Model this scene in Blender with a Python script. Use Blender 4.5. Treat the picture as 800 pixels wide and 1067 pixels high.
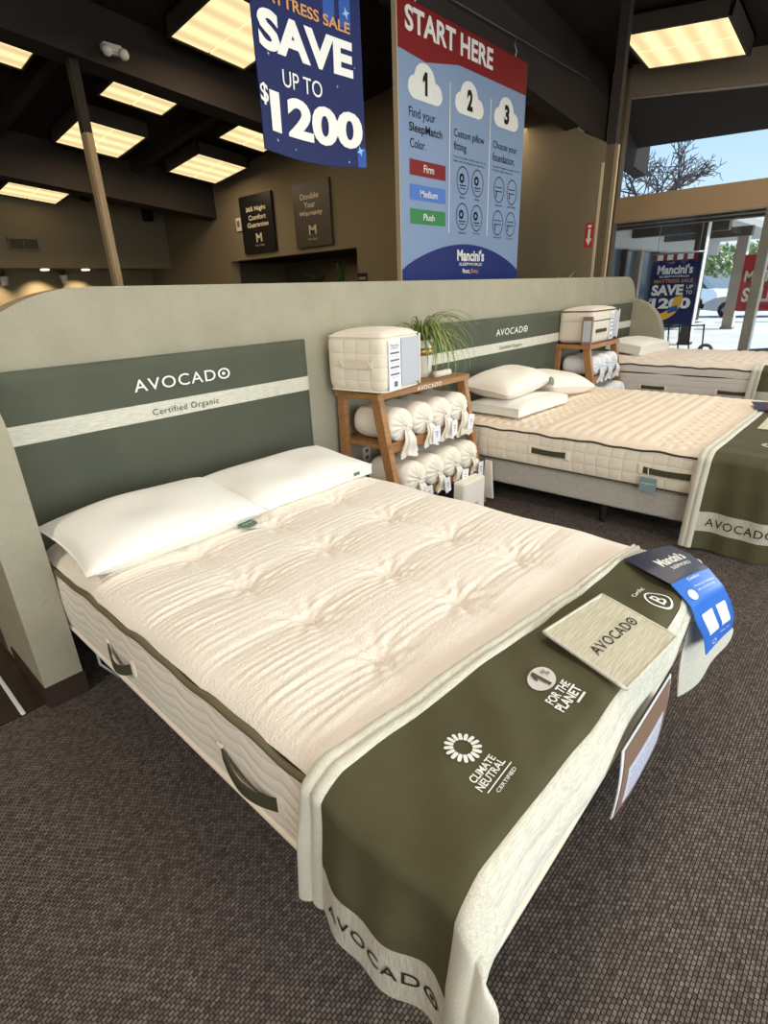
import bpy, bmesh, math, random
import numpy as np
from mathutils import Vector, Matrix
random.seed(4); RNG = np.random.RandomState(7)
S = bpy.context.scene
for o in list(bpy.data.objects): bpy.data.objects.remove(o)
COL = S.collection
PI = math.pi

# ------------------------------------------------------------ camera, sky, sun, big lights, exposure
cam_d = bpy.data.cameras.new('camera'); cam = bpy.data.objects.new('camera', cam_d); COL.objects.link(cam)
cam_d.sensor_fit = 'HORIZONTAL'; cam_d.sensor_width = 36.0; cam_d.lens = 557.14/800*36.0
cam_d.clip_end = 500
R_ = Vector((0.66853692, -0.74280448, -0.03605389)); U_ = Vector((0.30507869, 0.22971744, 0.92420609)); F_ = Vector((0.67822222, 0.62886517, -0.38018841))
M = Matrix((R_, U_, -F_)).transposed().to_4x4(); M.translation = Vector((-0.4985, -2.676, 1.5439))
cam.matrix_world = M
S.camera = cam
S.view_settings.view_transform = 'Standard'; S.view_settings.look = 'None'
S.view_settings.gamma = 1; S.view_settings.use_curve_mapping = False
S.view_settings.exposure = 0.36

def lin(c):
    return tuple(((x/255)/12.92 if x/255 <= .04045 else ((x/255+.055)/1.055)**2.4) for x in c) + (1,)

w = bpy.data.worlds.new('sky'); S.world = w; w.use_nodes = True
nt = w.node_tree; nt.nodes.clear()
wo = nt.nodes.new('ShaderNodeOutputWorld'); bg = nt.nodes.new('ShaderNodeBackground')
tc = nt.nodes.new('ShaderNodeTexCoord'); sx = nt.nodes.new('ShaderNodeSeparateXYZ'); rp = nt.nodes.new('ShaderNodeValToRGB')
nt.links.new(tc.outputs['Generated'], sx.inputs[0]); nt.links.new(sx.outputs['Z'], rp.inputs[0])
rp.color_ramp.elements[0].position = 0.0; rp.color_ramp.elements[0].color = lin((232, 238, 242))
rp.color_ramp.elements[1].position = 0.42; rp.color_ramp.elements[1].color = lin((112, 168, 226))
e = rp.color_ramp.elements.new(.12); e.color = lin((186, 214, 238))
nt.links.new(rp.outputs[0], bg.inputs[0]); bg.inputs[1].default_value = 1.1
nt.links.new(bg.outputs[0], wo.inputs[0])

def lamp(name, kind, loc, target, energy, color, **kw):
    d = bpy.data.lights.new(name, kind); d.energy = energy; d.color = color
    for k, v in kw.items(): setattr(d, k, v)
    o = bpy.data.objects.new(name, d); COL.objects.link(o); o.location = loc
    o.rotation_euler = (Vector(target)-Vector(loc)).to_track_quat('-Z', 'Y').to_euler()
    return o
lamp('sun', 'SUN', (30, -30, 40), (18, 0, 0), 4.2, (1, .95, .87), angle=.02)
lamp('front_daylight_fill', 'AREA', (-.2, -7.2, 1.9), (.6, 0, .9), 320, (.95, .98, 1.0), shape='RECTANGLE', size=8.0, size_y=2.6)  # added area fill standing for daylight through an unseen front window
lamp('storefront_daylight', 'AREA', (9.05, -4.6, 1.8), (2.0, -3.4, .6), 230, (.93, .97, 1.0), shape='RECTANGLE', size=3.6, size_y=2.6)

# ------------------------------------------------------------ materials
MATS = {}
def mat(name, col, rough=.7, bump=None, col2=None, noise=None, spec=.3, metal=0., emit=None, sheen=0.):
    """bump=(scale, strength, kind, stretch) ; noise=(scale, stretch, amount-of-col2 contrast)"""
    m = bpy.data.materials.new(name); m.use_nodes = True; n = m.node_tree; b = n.nodes['Principled BSDF']
    b.inputs['Base Color'].default_value = lin(col); b.inputs['Roughness'].default_value = rough
    b.inputs['Specular IOR Level'].default_value = spec; b.inputs['Metallic'].default_value = metal
    if sheen: b.inputs['Sheen Weight'].default_value = sheen
    if emit:
        b.inputs['Emission Color'].default_value = lin(emit[0]); b.inputs['Emission Strength'].default_value = emit[1]
    t = n.nodes.new('ShaderNodeTexCoord')
    def mapped(stretch):
        mp = n.nodes.new('ShaderNodeMapping'); n.links.new(t.outputs['Object'], mp.inputs[0]); mp.inputs['Scale'].default_value = stretch
        return mp.outputs[0]
    if noise:
        sc, st, lo, hi = noise
        nz = n.nodes.new('ShaderNodeTexNoise'); nz.inputs['Scale'].default_value = sc; nz.inputs['Detail'].default_value = 4
        n.links.new(mapped(st), nz.inputs['Vector'])
        cr = n.nodes.new('ShaderNodeValToRGB'); n.links.new(nz.outputs['Fac'], cr.inputs[0])
        cr.color_ramp.elements[0].position = lo; cr.color_ramp.elements[1].position = hi
        cr.color_ramp.elements[0].color = lin(col); cr.color_ramp.elements[1].color = lin(col2)
        n.links.new(cr.outputs[0], b.inputs['Base Color'])
    if bump:
        sc, stg, kind, st, dist = bump
        if kind == 'noise':
            x = n.nodes.new('ShaderNodeTexNoise'); x.inputs['Detail'].default_value = 3; out = x.outputs['Fac']
        elif kind == 'voronoi':
            x = n.nodes.new('ShaderNodeTexVoronoi'); out = x.outputs['Distance']
        else:
            x = n.nodes.new('ShaderNodeTexWave'); x.inputs['Distortion'].default_value = 1.5; out = x.outputs['Fac']
        x.inputs['Scale'].default_value = sc; n.links.new(mapped(st), x.inputs['Vector'])
        bp = n.nodes.new('ShaderNodeBump'); bp.inputs['Strength'].default_value = stg; bp.inputs['Distance'].default_value = dist
        n.links.new(out, bp.inputs['Height']); n.links.new(bp.outputs[0], b.inputs['Normal'])
    MATS[name] = m
    return m
I3 = (1, 1, 1)
plaster = mat('plaster', (163, 157, 136), .75, (55, .55, 'noise', I3, .006), (156, 150, 129), (6, I3, .35, .7))
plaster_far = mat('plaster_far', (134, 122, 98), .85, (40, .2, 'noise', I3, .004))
lit_rim_tan = mat('lit_rim_tan', (178, 158, 126), .7)  # warm light put into the partition's top rim; also the tan panel's colour
dark_ceiling = mat('dark_ceiling', (44, 37, 33), .9, (14, .2, 'noise', I3, .01))
dark_beam = mat('dark_beam', (54, 46, 41), .8, (20, .25, 'noise', (1, 6, 6), .006))
base_brown = mat('base_brown', (58, 42, 34), .6)
knit = mat('knit', (243, 232, 217), .85, (120, .6, 'voronoi', (1, 1.5, 1), .003), sheen=.2)
knit_side = mat('knit_side', (236, 224, 203), .85, (90, .4, 'noise', I3, .003), sheen=.2)
knit_cool = mat('knit_cool', (236, 232, 222), .85, (150, .35, 'voronoi', I3, .003), sheen=.2)
tan_side = mat('tan_side', (226, 214, 196), .9, (120, .3, 'noise', I3, .003), sheen=.2)
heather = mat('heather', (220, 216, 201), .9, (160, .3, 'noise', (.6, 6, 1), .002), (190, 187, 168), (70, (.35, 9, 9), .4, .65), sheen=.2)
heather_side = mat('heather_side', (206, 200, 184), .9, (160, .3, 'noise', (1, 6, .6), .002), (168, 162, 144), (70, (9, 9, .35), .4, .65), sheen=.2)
olive_throw = mat('olive_throw', (86, 83, 58), .95, (220, .4, 'noise', I3, .002), (80, 76, 52), (9, I3, .35, .7))
olive_hb = mat('olive_hb', (86, 89, 75), .9, (260, .35, 'noise', I3, .002), (81, 84, 70), (4, I3, .35, .7))
olive_dark = mat('olive_dark', (70, 68, 50), .85, (150, .3, 'noise', I3, .002))
piping_m = mat('piping', (108, 100, 74), .8)
piping_dark = mat('piping_dark', (72, 64, 52), .85)
white_ink = mat('white_ink', (238, 237, 230), .7)
dark_ink = mat('dark_ink', (48, 46, 38), .8)
black_ink = mat('black_ink', (20, 20, 22), .7)
orange_ink = mat('orange_ink', (206, 150, 92), .7)
wood = mat('wood', (176, 130, 84), .5, (30, .1, 'noise', (8, 1, 8), .002), (152, 106, 64), (7, (1, 9, 9), .3, .7))
post_wood = mat('post_wood', (196, 172, 136), .6, (20, .2, 'noise', (9, 9, 1), .002), (176, 150, 112), (8, (6, 6, .5), .3, .7))
pale_edge = mat('pale_edge', (205, 185, 150), .6)
canvas = mat('canvas', (240, 232, 216), .9, (200, .4, 'noise', I3, .002), sheen=.2)
canvas_white = mat('canvas_white', (232, 233, 236), .9, (120, .35, 'noise', I3, .003))
paper = mat('paper', (240, 241, 242), .6)
grey_ink = mat('grey_ink', (110, 112, 118), .7)
linen_base = mat('linen_base', (186, 180, 170), .95, (220, .4, 'noise', (1, 1, 6), .002), (168, 162, 152), (30, (1, 2, 8), .35, .65))
black_metal = mat('black_metal', (24, 23, 24), .4, spec=.5)
dark_wood = mat('dark_wood', (52, 40, 31), .35, (12, .1, 'noise', (8, 1, 1), .002), (40, 30, 24), (6, (8, 1, 1), .35, .65))
bright_strip = mat('bright_strip', (226, 226, 222), .4)
plastic_clear = mat('grey_plastic', (168, 172, 178), .35, spec=.5)
ceramic = mat('ceramic', (232, 228, 216), .35, spec=.5)
gold = mat('gold', (190, 158, 90), .35, metal=.7)
leaf_m = mat('leaf', (112, 130, 62), .55, None, (164, 174, 104), (18, I3, .35, .7))
leaf_dark = mat('leaf_dark', (60, 82, 50), .55)
leaf_far = mat('leaf_far', (112, 130, 78), .9, None, (150, 158, 104), (3, I3, .3, .7))
soil = mat('soil', (50, 38, 28), .95)
board_blue = mat('board_blue', (138, 160, 192), .55)
board_red = mat('board_red', (132, 30, 30), .55)
board_green = mat('board_green', (58, 136, 76), .55)
board_mid = mat('board_mid', (86, 126, 204), .55)
board_navy = mat('board_navy', (30, 46, 112), .55)
banner_navy = mat('banner_navy', (22, 33, 86), .6)
banner_stripe = mat('banner_stripe', (44, 84, 158), .6)
banner_star = mat('banner_star', (150, 190, 226), .6)
sleeve_blue = mat('sleeve_blue', (48, 112, 206), .4, spec=.5)
sleeve_navy = mat('sleeve_navy', (26, 32, 60), .4, spec=.5)
sign_black = mat('sign_black', (22, 20, 19), .4, spec=.5)
sign_glare = mat('sign_glare', (78, 70, 60), .4, spec=.5)  # glare put into the colour of the dark warranty sign
cream_ink = mat('cream_ink', (230, 216, 186), .7)
tag_teal = mat('tag_teal', (122, 148, 148), .6)
tag_green = mat('tag_green', (92, 118, 96), .5)
card_brown = mat('card_brown', (140, 112, 94), .5)
card_lilac = mat('card_lilac', (214, 216, 232), .5)
white_plastic = mat('white_plastic', (226, 222, 210), .4, spec=.5)
steel = mat('steel', (150, 145, 135), .4, metal=.8)
fixture_box = mat('fixture_box', (70, 61, 52), .7)
column_brown = mat('column_brown', (104, 90, 66), .6)
header_tan = mat('header_tan', (166, 140, 108), .7)
header_grey = mat('header_grey', (140, 126, 108), .8)
ext_grey = mat('ext_grey', (176, 174, 170), .9)
ext_post = mat('ext_post', (150, 136, 120), .8)
ext_dark = mat('ext_dark', (74, 66, 58), .8)
ext_glass = mat('ext_glass', (70, 80, 84), .15, spec=.6)
pavement = mat('pavement', (226, 226, 224), .95, None, (206, 206, 205), (1.2, I3, .35, .7))
car_paint = mat('car_silver', (186, 187, 190), .3, spec=.6, metal=.3)
car_white = mat('car_white', (236, 238, 240), .3, spec=.6)
car_glass = mat('car_glass', (50, 62, 70), .1, spec=.7)
tyre = mat('tyre', (26, 26, 27), .8)
hill_m = mat('hill', (128, 142, 150), 1.)
bark = mat('bark', (84, 74, 66), .95)
banana = mat('yellow_fruit', (226, 176, 62), .6)
red_ink = mat('red_ink', (190, 56, 60), .6)
rock_grey = mat('rock_grey', (128, 126, 122), .9)
fab_print = mat('fabric_print', (186, 190, 198), .6)

def carpet_material():
    m = bpy.data.materials.new('carpet'); m.use_nodes = True; n = m.node_tree; b = n.nodes['Principled BSDF']
    b.inputs['Roughness'].default_value = .95; b.inputs['Specular IOR Level'].default_value = .1
    t = n.nodes.new('ShaderNodeTexCoord'); mp = n.nodes.new('ShaderNodeMapping'); n.links.new(t.outputs['Object'], mp.inputs[0])
    mp.inputs['Rotation'].default_value = (0, 0, .0)
    br = n.nodes.new('ShaderNodeTexBrick'); n.links.new(mp.outputs[0], br.inputs['Vector'])
    br.inputs['Scale'].default_value = 1.0; br.inputs['Brick Width'].default_value = .0145; br.inputs['Row Height'].default_value = .0098
    br.inputs['Mortar Size'].default_value = .0016; br.inputs['Mortar Smooth'].default_value = .9; br.offset = .5
    br.inputs['Color1'].default_value = lin((122, 110, 102)); br.inputs['Color2'].default_value = lin((88, 78, 72)); br.inputs['Mortar'].default_value = lin((50, 43, 40))
    nz = n.nodes.new('ShaderNodeTexNoise'); nz.inputs['Scale'].default_value = 95; n.links.new(t.outputs['Object'], nz.inputs['Vector'])
    mx = n.nodes.new('ShaderNodeMixRGB'); mx.blend_type = 'OVERLAY'; mx.inputs[0].default_value = .55
    n.links.new(br.outputs['Color'], mx.inputs[1]); n.links.new(nz.outputs['Fac'], mx.inputs[2]); n.links.new(mx.outputs[0], b.inputs['Base Color'])
    bp = n.nodes.new('ShaderNodeBump'); bp.inputs['Strength'].default_value = .9; bp.inputs['Distance'].default_value = .006; bp.invert = True
    n.links.new(br.outputs['Fac'], bp.inputs['Height']); n.links.new(bp.outputs[0], b.inputs['Normal'])
    return m
carpet = carpet_material()

def quilt_material(name, col, kind):
    """quilted side fabric; 'grid' = square stitching, 'scallop' = wavy rows, 'wide' = long padded rows"""
    m = bpy.data.materials.new(name); m.use_nodes = True; n = m.node_tree; b = n.nodes['Principled BSDF']
    b.inputs['Base Color'].default_value = lin(col); b.inputs['Roughness'].default_value = .9; b.inputs['Sheen Weight'].default_value = .2
    t = n.nodes.new('ShaderNodeTexCoord'); s = n.nodes.new('ShaderNodeSeparateXYZ'); n.links.new(t.outputs['Object'], s.inputs[0])
    def mth(op, a, b_=None):
        k = n.nodes.new('ShaderNodeMath'); k.operation = op
        for i, v in enumerate((a, b_)):
            if v is None: continue
            if isinstance(v, (int, float)): k.inputs[i].default_value = v
            else: n.links.new(v, k.inputs[i])
        return k.outputs[0]
    xy = mth('ADD', s.outputs['X'], s.outputs['Y']); z = s.outputs['Z']
    px, pz = {'grid': (.085, .08), 'scallop': (.17, .042), 'wide': (.24, .07)}[kind]
    if kind == 'scallop':
        z = mth('ADD', z, mth('MULTIPLY', mth('ABSOLUTE', mth('SINE', mth('MULTIPLY', xy, PI/px))), .02))
        h = mth('POWER', mth('ABSOLUTE', mth('SINE', mth('MULTIPLY', z, PI/pz))), .45)
    else:
        hx = mth('POWER', mth('ABSOLUTE', mth('SINE', mth('MULTIPLY', xy, PI/px))), .3)
        hz = mth('POWER', mth('ABSOLUTE', mth('SINE', mth('MULTIPLY', z, PI/pz))), .3)
        h = mth('MULTIPLY', hx, hz)
    nz = n.nodes.new('ShaderNodeTexNoise'); nz.inputs['Scale'].default_value = 120; n.links.new(t.outputs['Object'], nz.inputs['Vector'])
    h = mth('ADD', h, mth('MULTIPLY', nz.outputs['Fac'], .25))
    bp = n.nodes.new('ShaderNodeBump'); bp.inputs['Strength'].default_value = .6; bp.inputs['Distance'].default_value = .008
    n.links.new(h, bp.inputs['Height']); n.links.new(bp.outputs[0], b.inputs['Normal'])
    return m
side_scallop = quilt_material('side_scallop', (238, 229, 212), 'scallop')
side_grid = quilt_material('side_grid', (232, 220, 200), 'grid')
side_wide = quilt_material('side_wide', (212, 204, 194), 'wide')
bag_quilt = quilt_material('bag_quilt', (238, 228, 208), 'grid')

def diffuser_material():
    m = bpy.data.materials.new('light_diffuser'); m.use_nodes = True; n = m.node_tree; b = n.nodes['Principled BSDF']
    b.inputs['Base Color'].default_value = lin((235, 215, 175))
    t = n.nodes.new('ShaderNodeTexCoord'); s = n.nodes.new('ShaderNodeSeparateXYZ'); n.links.new(t.outputs['Object'], s.inputs[0])
    a = n.nodes.new('ShaderNodeMath'); a.operation = 'MULTIPLY'; a.inputs[1].default_value = 2*PI/.255; n.links.new(s.outputs['Y'], a.inputs[0])
    c = n.nodes.new('ShaderNodeMath'); c.operation = 'COSINE'; n.links.new(a.outputs[0], c.inputs[0])
    r = n.nodes.new('ShaderNodeMapRange'); r.inputs[1].default_value = -1; r.inputs[2].default_value = 1; r.inputs[3].default_value = .66; r.inputs[4].default_value = 1.04
    n.links.new(c.outputs[0], r.inputs[0])
    b.inputs['Emission Color'].default_value = lin((252, 226, 168)); n.links.new(r.outputs[0], b.inputs['Emission Strength'])
    return m
diffuser = diffuser_material()
spot_glow = mat('spot_glow', (255, 240, 210), .5, emit=((255, 240, 208), 2.5))

def glass_material():
    m = bpy.data.materials.new('window_glass'); m.use_nodes = True; n = m.node_tree; n.nodes.clear()
    o = n.nodes.new('ShaderNodeOutputMaterial'); mx = n.nodes.new('ShaderNodeMixShader'); tr = n.nodes.new('ShaderNodeBsdfTransparent'); gl = n.nodes.new('ShaderNodeBsdfGlossy')
    fr = n.nodes.new('ShaderNodeFresnel'); fr.inputs[0].default_value = 1.45; gl.inputs['Roughness'].default_value = 0.0
    tr.inputs[0].default_value = (.95, .97, .96, 1)
    n.links.new(fr.outputs[0], mx.inputs[0]); n.links.new(tr.outputs[0], mx.inputs[1]); n.links.new(gl.outputs[0], mx.inputs[2]); n.links.new(mx.outputs[0], o.inputs[0])
    return m
glass = glass_material()

# ------------------------------------------------------------ geometry helpers
def thing(name, label, cat, loc, group=None):
    o = bpy.data.objects.new(name, None); COL.objects.link(o); o.location = loc; o.empty_display_size = .1
    o['label'] = label; o['category'] = cat
    if group: o['group'] = group
    return o
def tag(o, label, cat, group=None):
    o['label'] = label; o['category'] = cat
    if group: o['group'] = group
    return o
def struct(o): o['kind'] = 'structure'; return o
def wloc(p):
    v = Vector((0, 0, 0))
    while p is not None: v += p.location; p = p.parent
    return v
class G:
    def __init__(s): s.v = []; s.f = []; s.mi = []; s.sm = []
    def add(s, vs, fs, mi=0, smooth=False):
        k = len(s.v); s.v += [tuple(map(float, p)) for p in vs]; s.f += [tuple(i+k for i in f) for f in fs]
        s.mi += [mi]*len(fs); s.sm += [smooth]*len(fs); return s
    def box(s, x0, x1, y0, y1, z0, z1, bev=0., mi=0, rot=None, seg=2):
        bm = bmesh.new(); bmesh.ops.create_cube(bm, size=1)
        cx, cy, cz = (x0+x1)/2, (y0+y1)/2, (z0+z1)/2
        for q in bm.verts: q.co = Vector((q.co.x*(x1-x0), q.co.y*(y1-y0), q.co.z*(z1-z0)))
        if bev: bmesh.ops.bevel(bm, geom=list(bm.edges), offset=bev, segments=seg, affect='EDGES')
        if rot is not None: bmesh.ops.rotate(bm, verts=bm.verts, cent=(0, 0, 0), matrix=rot)
        vs = [(q.co.x+cx, q.co.y+cy, q.co.z+cz) for q in bm.verts]; bm.verts.index_update()
        fs = [tuple(q.index for q in f.verts) for f in bm.faces]; bm.free()
        return s.add(vs, fs, mi, False)
    def grid(s, fn, nu, nv, mi=0, flip=False, wrapu=False):
        vs = [fn(i/nu, j/nv) for i in range(nu+(0 if wrapu else 1)) for j in range(nv+1)]
        fs = []
        n = nu if wrapu else nu+1
        for i in range(nu):
            i2 = (i+1) % n
            for j in range(nv):
                q = (i*(nv+1)+j, i2*(nv+1)+j, i2*(nv+1)+j+1, i*(nv+1)+j+1)
                fs.append(q[::-1] if flip else q)
        return s.add(vs, fs, mi, True)
    def tube(s, pts, r, n=8, closed=False, mi=0, caps=True):
        pts = [Vector(p) for p in pts]; m = len(pts); vs = []; fs = []
        rs = r if isinstance(r, (list, tuple)) else [r]*m
        prev = None
        for i, p in enumerate(pts):
            a = pts[(i-1) % m] if (closed or i > 0) else p; b = pts[(i+1) % m] if (closed or i < m-1) else p
            t = (b-a).normalized() if (b-a).length > 1e-9 else Vector((0, 0, 1))
            if prev is None: nrm = t.orthogonal().normalized()
            else:
                nrm = prev - t*prev.dot(t)
                nrm = nrm.normalized() if nrm.length > 1e-6 else t.orthogonal().normalized()
            prev = nrm; bn = t.cross(nrm)
            for k in range(n):
                th = 2*PI*k/n; vs.append(p + (nrm*math.cos(th)+bn*math.sin(th))*rs[i])
        for i in range(m if closed else m-1):
            j = (i+1) % m
            for k in range(n): fs.append((i*n+k, i*n+(k+1) % n, j*n+(k+1) % n, j*n+k))
        if caps and not closed: fs.append(tuple(range(n))[::-1]); fs.append(tuple((m-1)*n+k for k in range(n)))
        return s.add(vs, fs, mi, True)
    def lathe(s, prof, c, n=24, mi=0, ax=None):
        """prof: list of (radius, height) about an axis through c"""
        vs = []; fs = []; m = len(prof)
        for (r, h) in prof:
            for k in range(n):
                th = 2*PI*k/n; p = Vector((r*math.cos(th), r*math.sin(th), h))
                if ax is not None: p = ax @ p
                vs.append(Vector(c)+p)
        for i in range(m-1):
            for k in range(n): fs.append((i*n+k, i*n+(k+1) % n, (i+1)*n+(k+1) % n, (i+1)*n+k))
        fs.append(tuple(range(n))[::-1]); fs.append(tuple((m-1)*n+k for k in range(n)))
        return s.add(vs, fs, mi, True)
    def prism(s, poly, fn, d, mi=0):
        """poly: 2D outline; fn(u,v,w) -> 3D; extruded w 0..d"""
        n = len(poly); vs = [fn(u, v, 0) for u, v in poly]+[fn(u, v, d) for u, v in poly]
        fs = [tuple(range(n))[::-1], tuple(range(n, 2*n))]+[(i, (i+1) % n, n+(i+1) % n, n+i) for i in range(n)]
        return s.add(vs, fs, mi, False)
    def build(s, name, mats, parent=None, shade=None):
        me = bpy.data.meshes.new(name)
        if not isinstance(mats, (list, tuple)): mats = [mats]
        if parent is None:
            a = np.array(s.v); lo, hi = a.min(0), a.max(0); off = Vector(((lo[0]+hi[0])/2, (lo[1]+hi[1])/2, lo[2]))
        else: off = wloc(parent)
        me.from_pydata([(x-off.x, y-off.y, z-off.z) for x, y, z in s.v], [], s.f)
        for m in mats: me.materials.append(m)
        me.polygons.foreach_set('material_index', s.mi); me.polygons.foreach_set('use_smooth', s.sm if shade is None else [shade]*len(s.f))
        me.update()
        bm = bmesh.new(); bm.from_mesh(me); bmesh.ops.recalc_face_normals(bm, faces=bm.faces) if len(bm.faces) > 1 else None; bm.to_mesh(me); bm.free()
        o = bpy.data.objects.new(name, me); COL.objects.link(o)
        if parent is None: o.location = off
        else: o.parent = parent
        return o
def dup(root, loc, label=None, rotz=None):
    r = root.copy(); COL.objects.link(r); r.location = loc
    if rotz is not None: r.rotation_euler = (0, 0, rotz)
    if label: r['label'] = label
    for ch in list(root.children):
        c = ch.copy(); COL.objects.link(c); c.parent = r
        for g in list(ch.children):
            d = g.copy(); COL.objects.link(d); d.parent = c
    return r

_tx = {}
def text_geo(s, bold=0., space=1.0):
    key = (s, bold, space)
    if key in _tx: return _tx[key]
    cu = bpy.data.curves.new('t', 'FONT'); cu.body = s; cu.size = 1; cu.offset = bold; cu.space_character = space; cu.resolution_u = 4
    o = bpy.data.objects.new('t', cu); COL.objects.link(o)
    dg = bpy.context.evaluated_depsgraph_get(); dg.update(); me = o.evaluated_get(dg).to_mesh()
    v = np.array([p.co[:2] for p in me.vertices]); f = [tuple(p.vertices) for p in me.polygons]
    o.evaluated_get(dg).to_mesh_clear(); bpy.data.objects.remove(o); bpy.data.curves.remove(cu)
    lo, hi = v.min(0), v.max(0); v = (v-lo)/(hi-lo)
    _tx[key] = (v, f); return v, f
def text(g, s, fn, x0, x1, z0, z1, bold=0., space=1.0, mi=0, sub=None):
    v, f = text_geo(s, bold, space)
    v2 = [(x0+(x1-x0)*a, z0+(z1-z0)*b) for a, b in v]
    if sub:
        bm = bmesh.new(); bv = [bm.verts.new((a, b, 0)) for a, b in v2]
        for q in f:
            try: bm.faces.new([bv[i] for i in q])
            except Exception: pass
        bmesh.ops.triangulate(bm, faces=bm.faces)
        for _ in range(4):
            es = [q for q in bm.edges if q.calc_length() > sub]
            if not es: break
            bmesh.ops.subdivide_edges(bm, edges=es, cuts=1); bmesh.ops.triangulate(bm, faces=bm.faces)
        bm.verts.index_update(); v2 = [(q.co.x, q.co.y) for q in bm.verts]; f = [tuple(q.index for q in r.verts) for r in bm.faces]; bm.free()
    g.add([fn(a, b) for a, b in v2], f, mi)
def disc2(g, fn, cx, cz, rx, rz, n=20, mi=0, r0=0.):
    if r0 <= 0: g.add([fn(cx+rx*math.cos(2*PI*k/n), cz+rz*math.sin(2*PI*k/n)) for k in range(n)], [tuple(range(n))], mi)
    else:
        vs = [fn(cx+rx*q*math.cos(2*PI*k/n), cz+rz*q*math.sin(2*PI*k/n)) for q in (1, r0) for k in range(n)]
        g.add(vs, [(k, (k+1) % n, n+(k+1) % n, n+k) for k in range(n)], mi)
def poly2(g, fn, pts, mi=0): g.add([fn(a, b) for a, b in pts], [tuple(range(len(pts)))], mi)
def rect2(g, fn, x0, x1, z0, z1, mi=0): poly2(g, fn, [(x0, z0), (x1, z0), (x1, z1), (x0, z1)], mi)
def cloud2(g, fn, cx, cz, w, h):
    pts = []
    for k in range(49):
        x = -.5+k/48; tops = []
        for ox, oz, r in ((-.29, -.10, .21), (-.02, .12, .30), (.29, -.12, .21)):
            d = r*r-(x-ox)**2
            if d >= 0: tops.append(oz*1.0+math.sqrt(d)*1.25)
        pts.append((cx+x*w, cz+h*max(tops+[-.11])))
    bot = [(cx+x*w, cz+h*(-.36 if abs(x) < .29 else -.12-.24*math.sqrt(max(0, 1-((abs(x)-.29)/.21)**2)))) for x in np.linspace(.495, -.495, 40)]
    poly2(g, fn, pts+bot)
ONE = [(.0, .70), (.38, 1.0), (.78, 1.0), (.78, 0), (.36, 0), (.36, .66), (.0, .52)]
def star2(g, fn, cx, cz, r, mi=0):
    pts = [(cx+(r if k % 2 == 0 else r*.35)*math.cos(PI*k/4+.3), cz+(r if k % 2 == 0 else r*.35)*math.sin(PI*k/4+.3)) for k in range(8)]
    poly2(g, fn, pts, mi)

# ============================================================ BUILDING
YC = 1.0; XE = 8.8
def zc_far(x, y): return 3.97+.1*(8.8-x)+.1*(1.1-y)
def zc_near(x, y): return 4.36+.1*(8.8-x)+.12*(y-1.1)
g = G(); g.box(-6, XE, -7, 12, -.1, 0); struct(g.build('floor', carpet))
g = G(); g.box(-3.2, -.17, -.40, 1.4, 0, .006); struct(g.build('trim_1', dark_wood))
# ceilings (two sloping planes)
g = G()
def slab(g, fz, x0, x1, y0, y1, t=.15):
    P = [(x0, y0), (x1, y0), (x1, y1), (x0, y1)]
    g.add([(x, y, fz(x, y)) for x, y in P]+[(x, y, fz(x, y)+t) for x, y in P], [(0, 1, 2, 3), (7, 6, 5, 4), (0, 4, 5, 1), (1, 5, 6, 2), (2, 6, 7, 3), (3, 7, 4, 0)])
slab(g, zc_far, -6, 9.0, 1.15, 12); slab(g, zc_near, -6, 9.0, -7, 1.25); struct(g.build('ceiling', dark_ceiling))
# walls
g = G(); g.box(-6.1, -6, -7, 12, 0, 6.2); struct(g.build('wall_left', plaster_far))
g = G(); g.box(-6, XE, -7.1, -7, 0, .7); g.box(-6, XE, -7.1, -7, 3.2, 6.2)
for x in (-6, -3.6, 6.8): g.box(x, x+1.2 if x != 6.8 else XE, -7.1, -7, .7, 3.2)
struct(g.build('wall_front', plaster_far))
g = G(); g.box(-2.4, 6.8, -7.07, -7.04, .7, 3.2); struct(g.build('window_2', glass))
g = G(); g.box(-6, 6.2, 9.6, 10.0, 2.2, 5.2); g.box(-6, 6.2, 10.6, 10.7, 0, 2.4); struct(g.build('wall_far', plaster_far))
# inner wall with the pass-through opening
def quadwall(g, x, t, y0, y1, z0, z1a, z1b):
    vs = [(x, y0, z0), (x, y1, z0), (x, y1, z1b), (x, y0, z1a)]; vs += [(a+t, b, c) for a, b, c in vs]
    g.add(vs, [(0, 1, 2, 3), (7, 6, 5, 4), (0, 4, 5, 1), (1, 5, 6, 2), (2, 6, 7, 3), (3, 7, 4, 0)])
XI = 6.1
g = G(); quadwall(g, XI, .18, 2.0, 3.8, 0, zc_far(XI, 2.0)+.05, zc_far(XI, 3.8)+.05)
quadwall(g, XI, .18, 3.8, 7.27, 2.2, zc_far(XI, 3.8)+.05, zc_far(XI, 7.27)+.05); quadwall(g, XI, .18, 3.8, 7.27, 0, 1.25, 1.25)
quadwall(g, XI, .18, 7.27, 10.6, 0, zc_far(XI, 7.27)+.05, zc_far(XI, 10.6)+.05)
struct(g.build('wall_inner', plaster_far))
g = G(); quadwall(g, 7.85, .2, .66, 1.16, 0, 3.24, 3.50); quadwall(g, 7.85, .2, 1.16, 5, 0, zc_far(7.85, 1.16)+.1, zc_far(7.85, 5)+.1); quadwall(g, XE, .2, 1.1, 9, 0, zc_far(XE, 1.1)+.1, zc_far(XE, 9)+.1); struct(g.build('wall_right', plaster_far))
g = G(); g.box(XI+.1, XE, 9, 9.2, 0, 4); struct(g.build('wall_back', plaster_far))
g = G(); g.box(6.5, 8.6, 3.6, 8.9, 2.28, 2.36); struct(g.build('trim_2', dark_ceiling))
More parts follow.
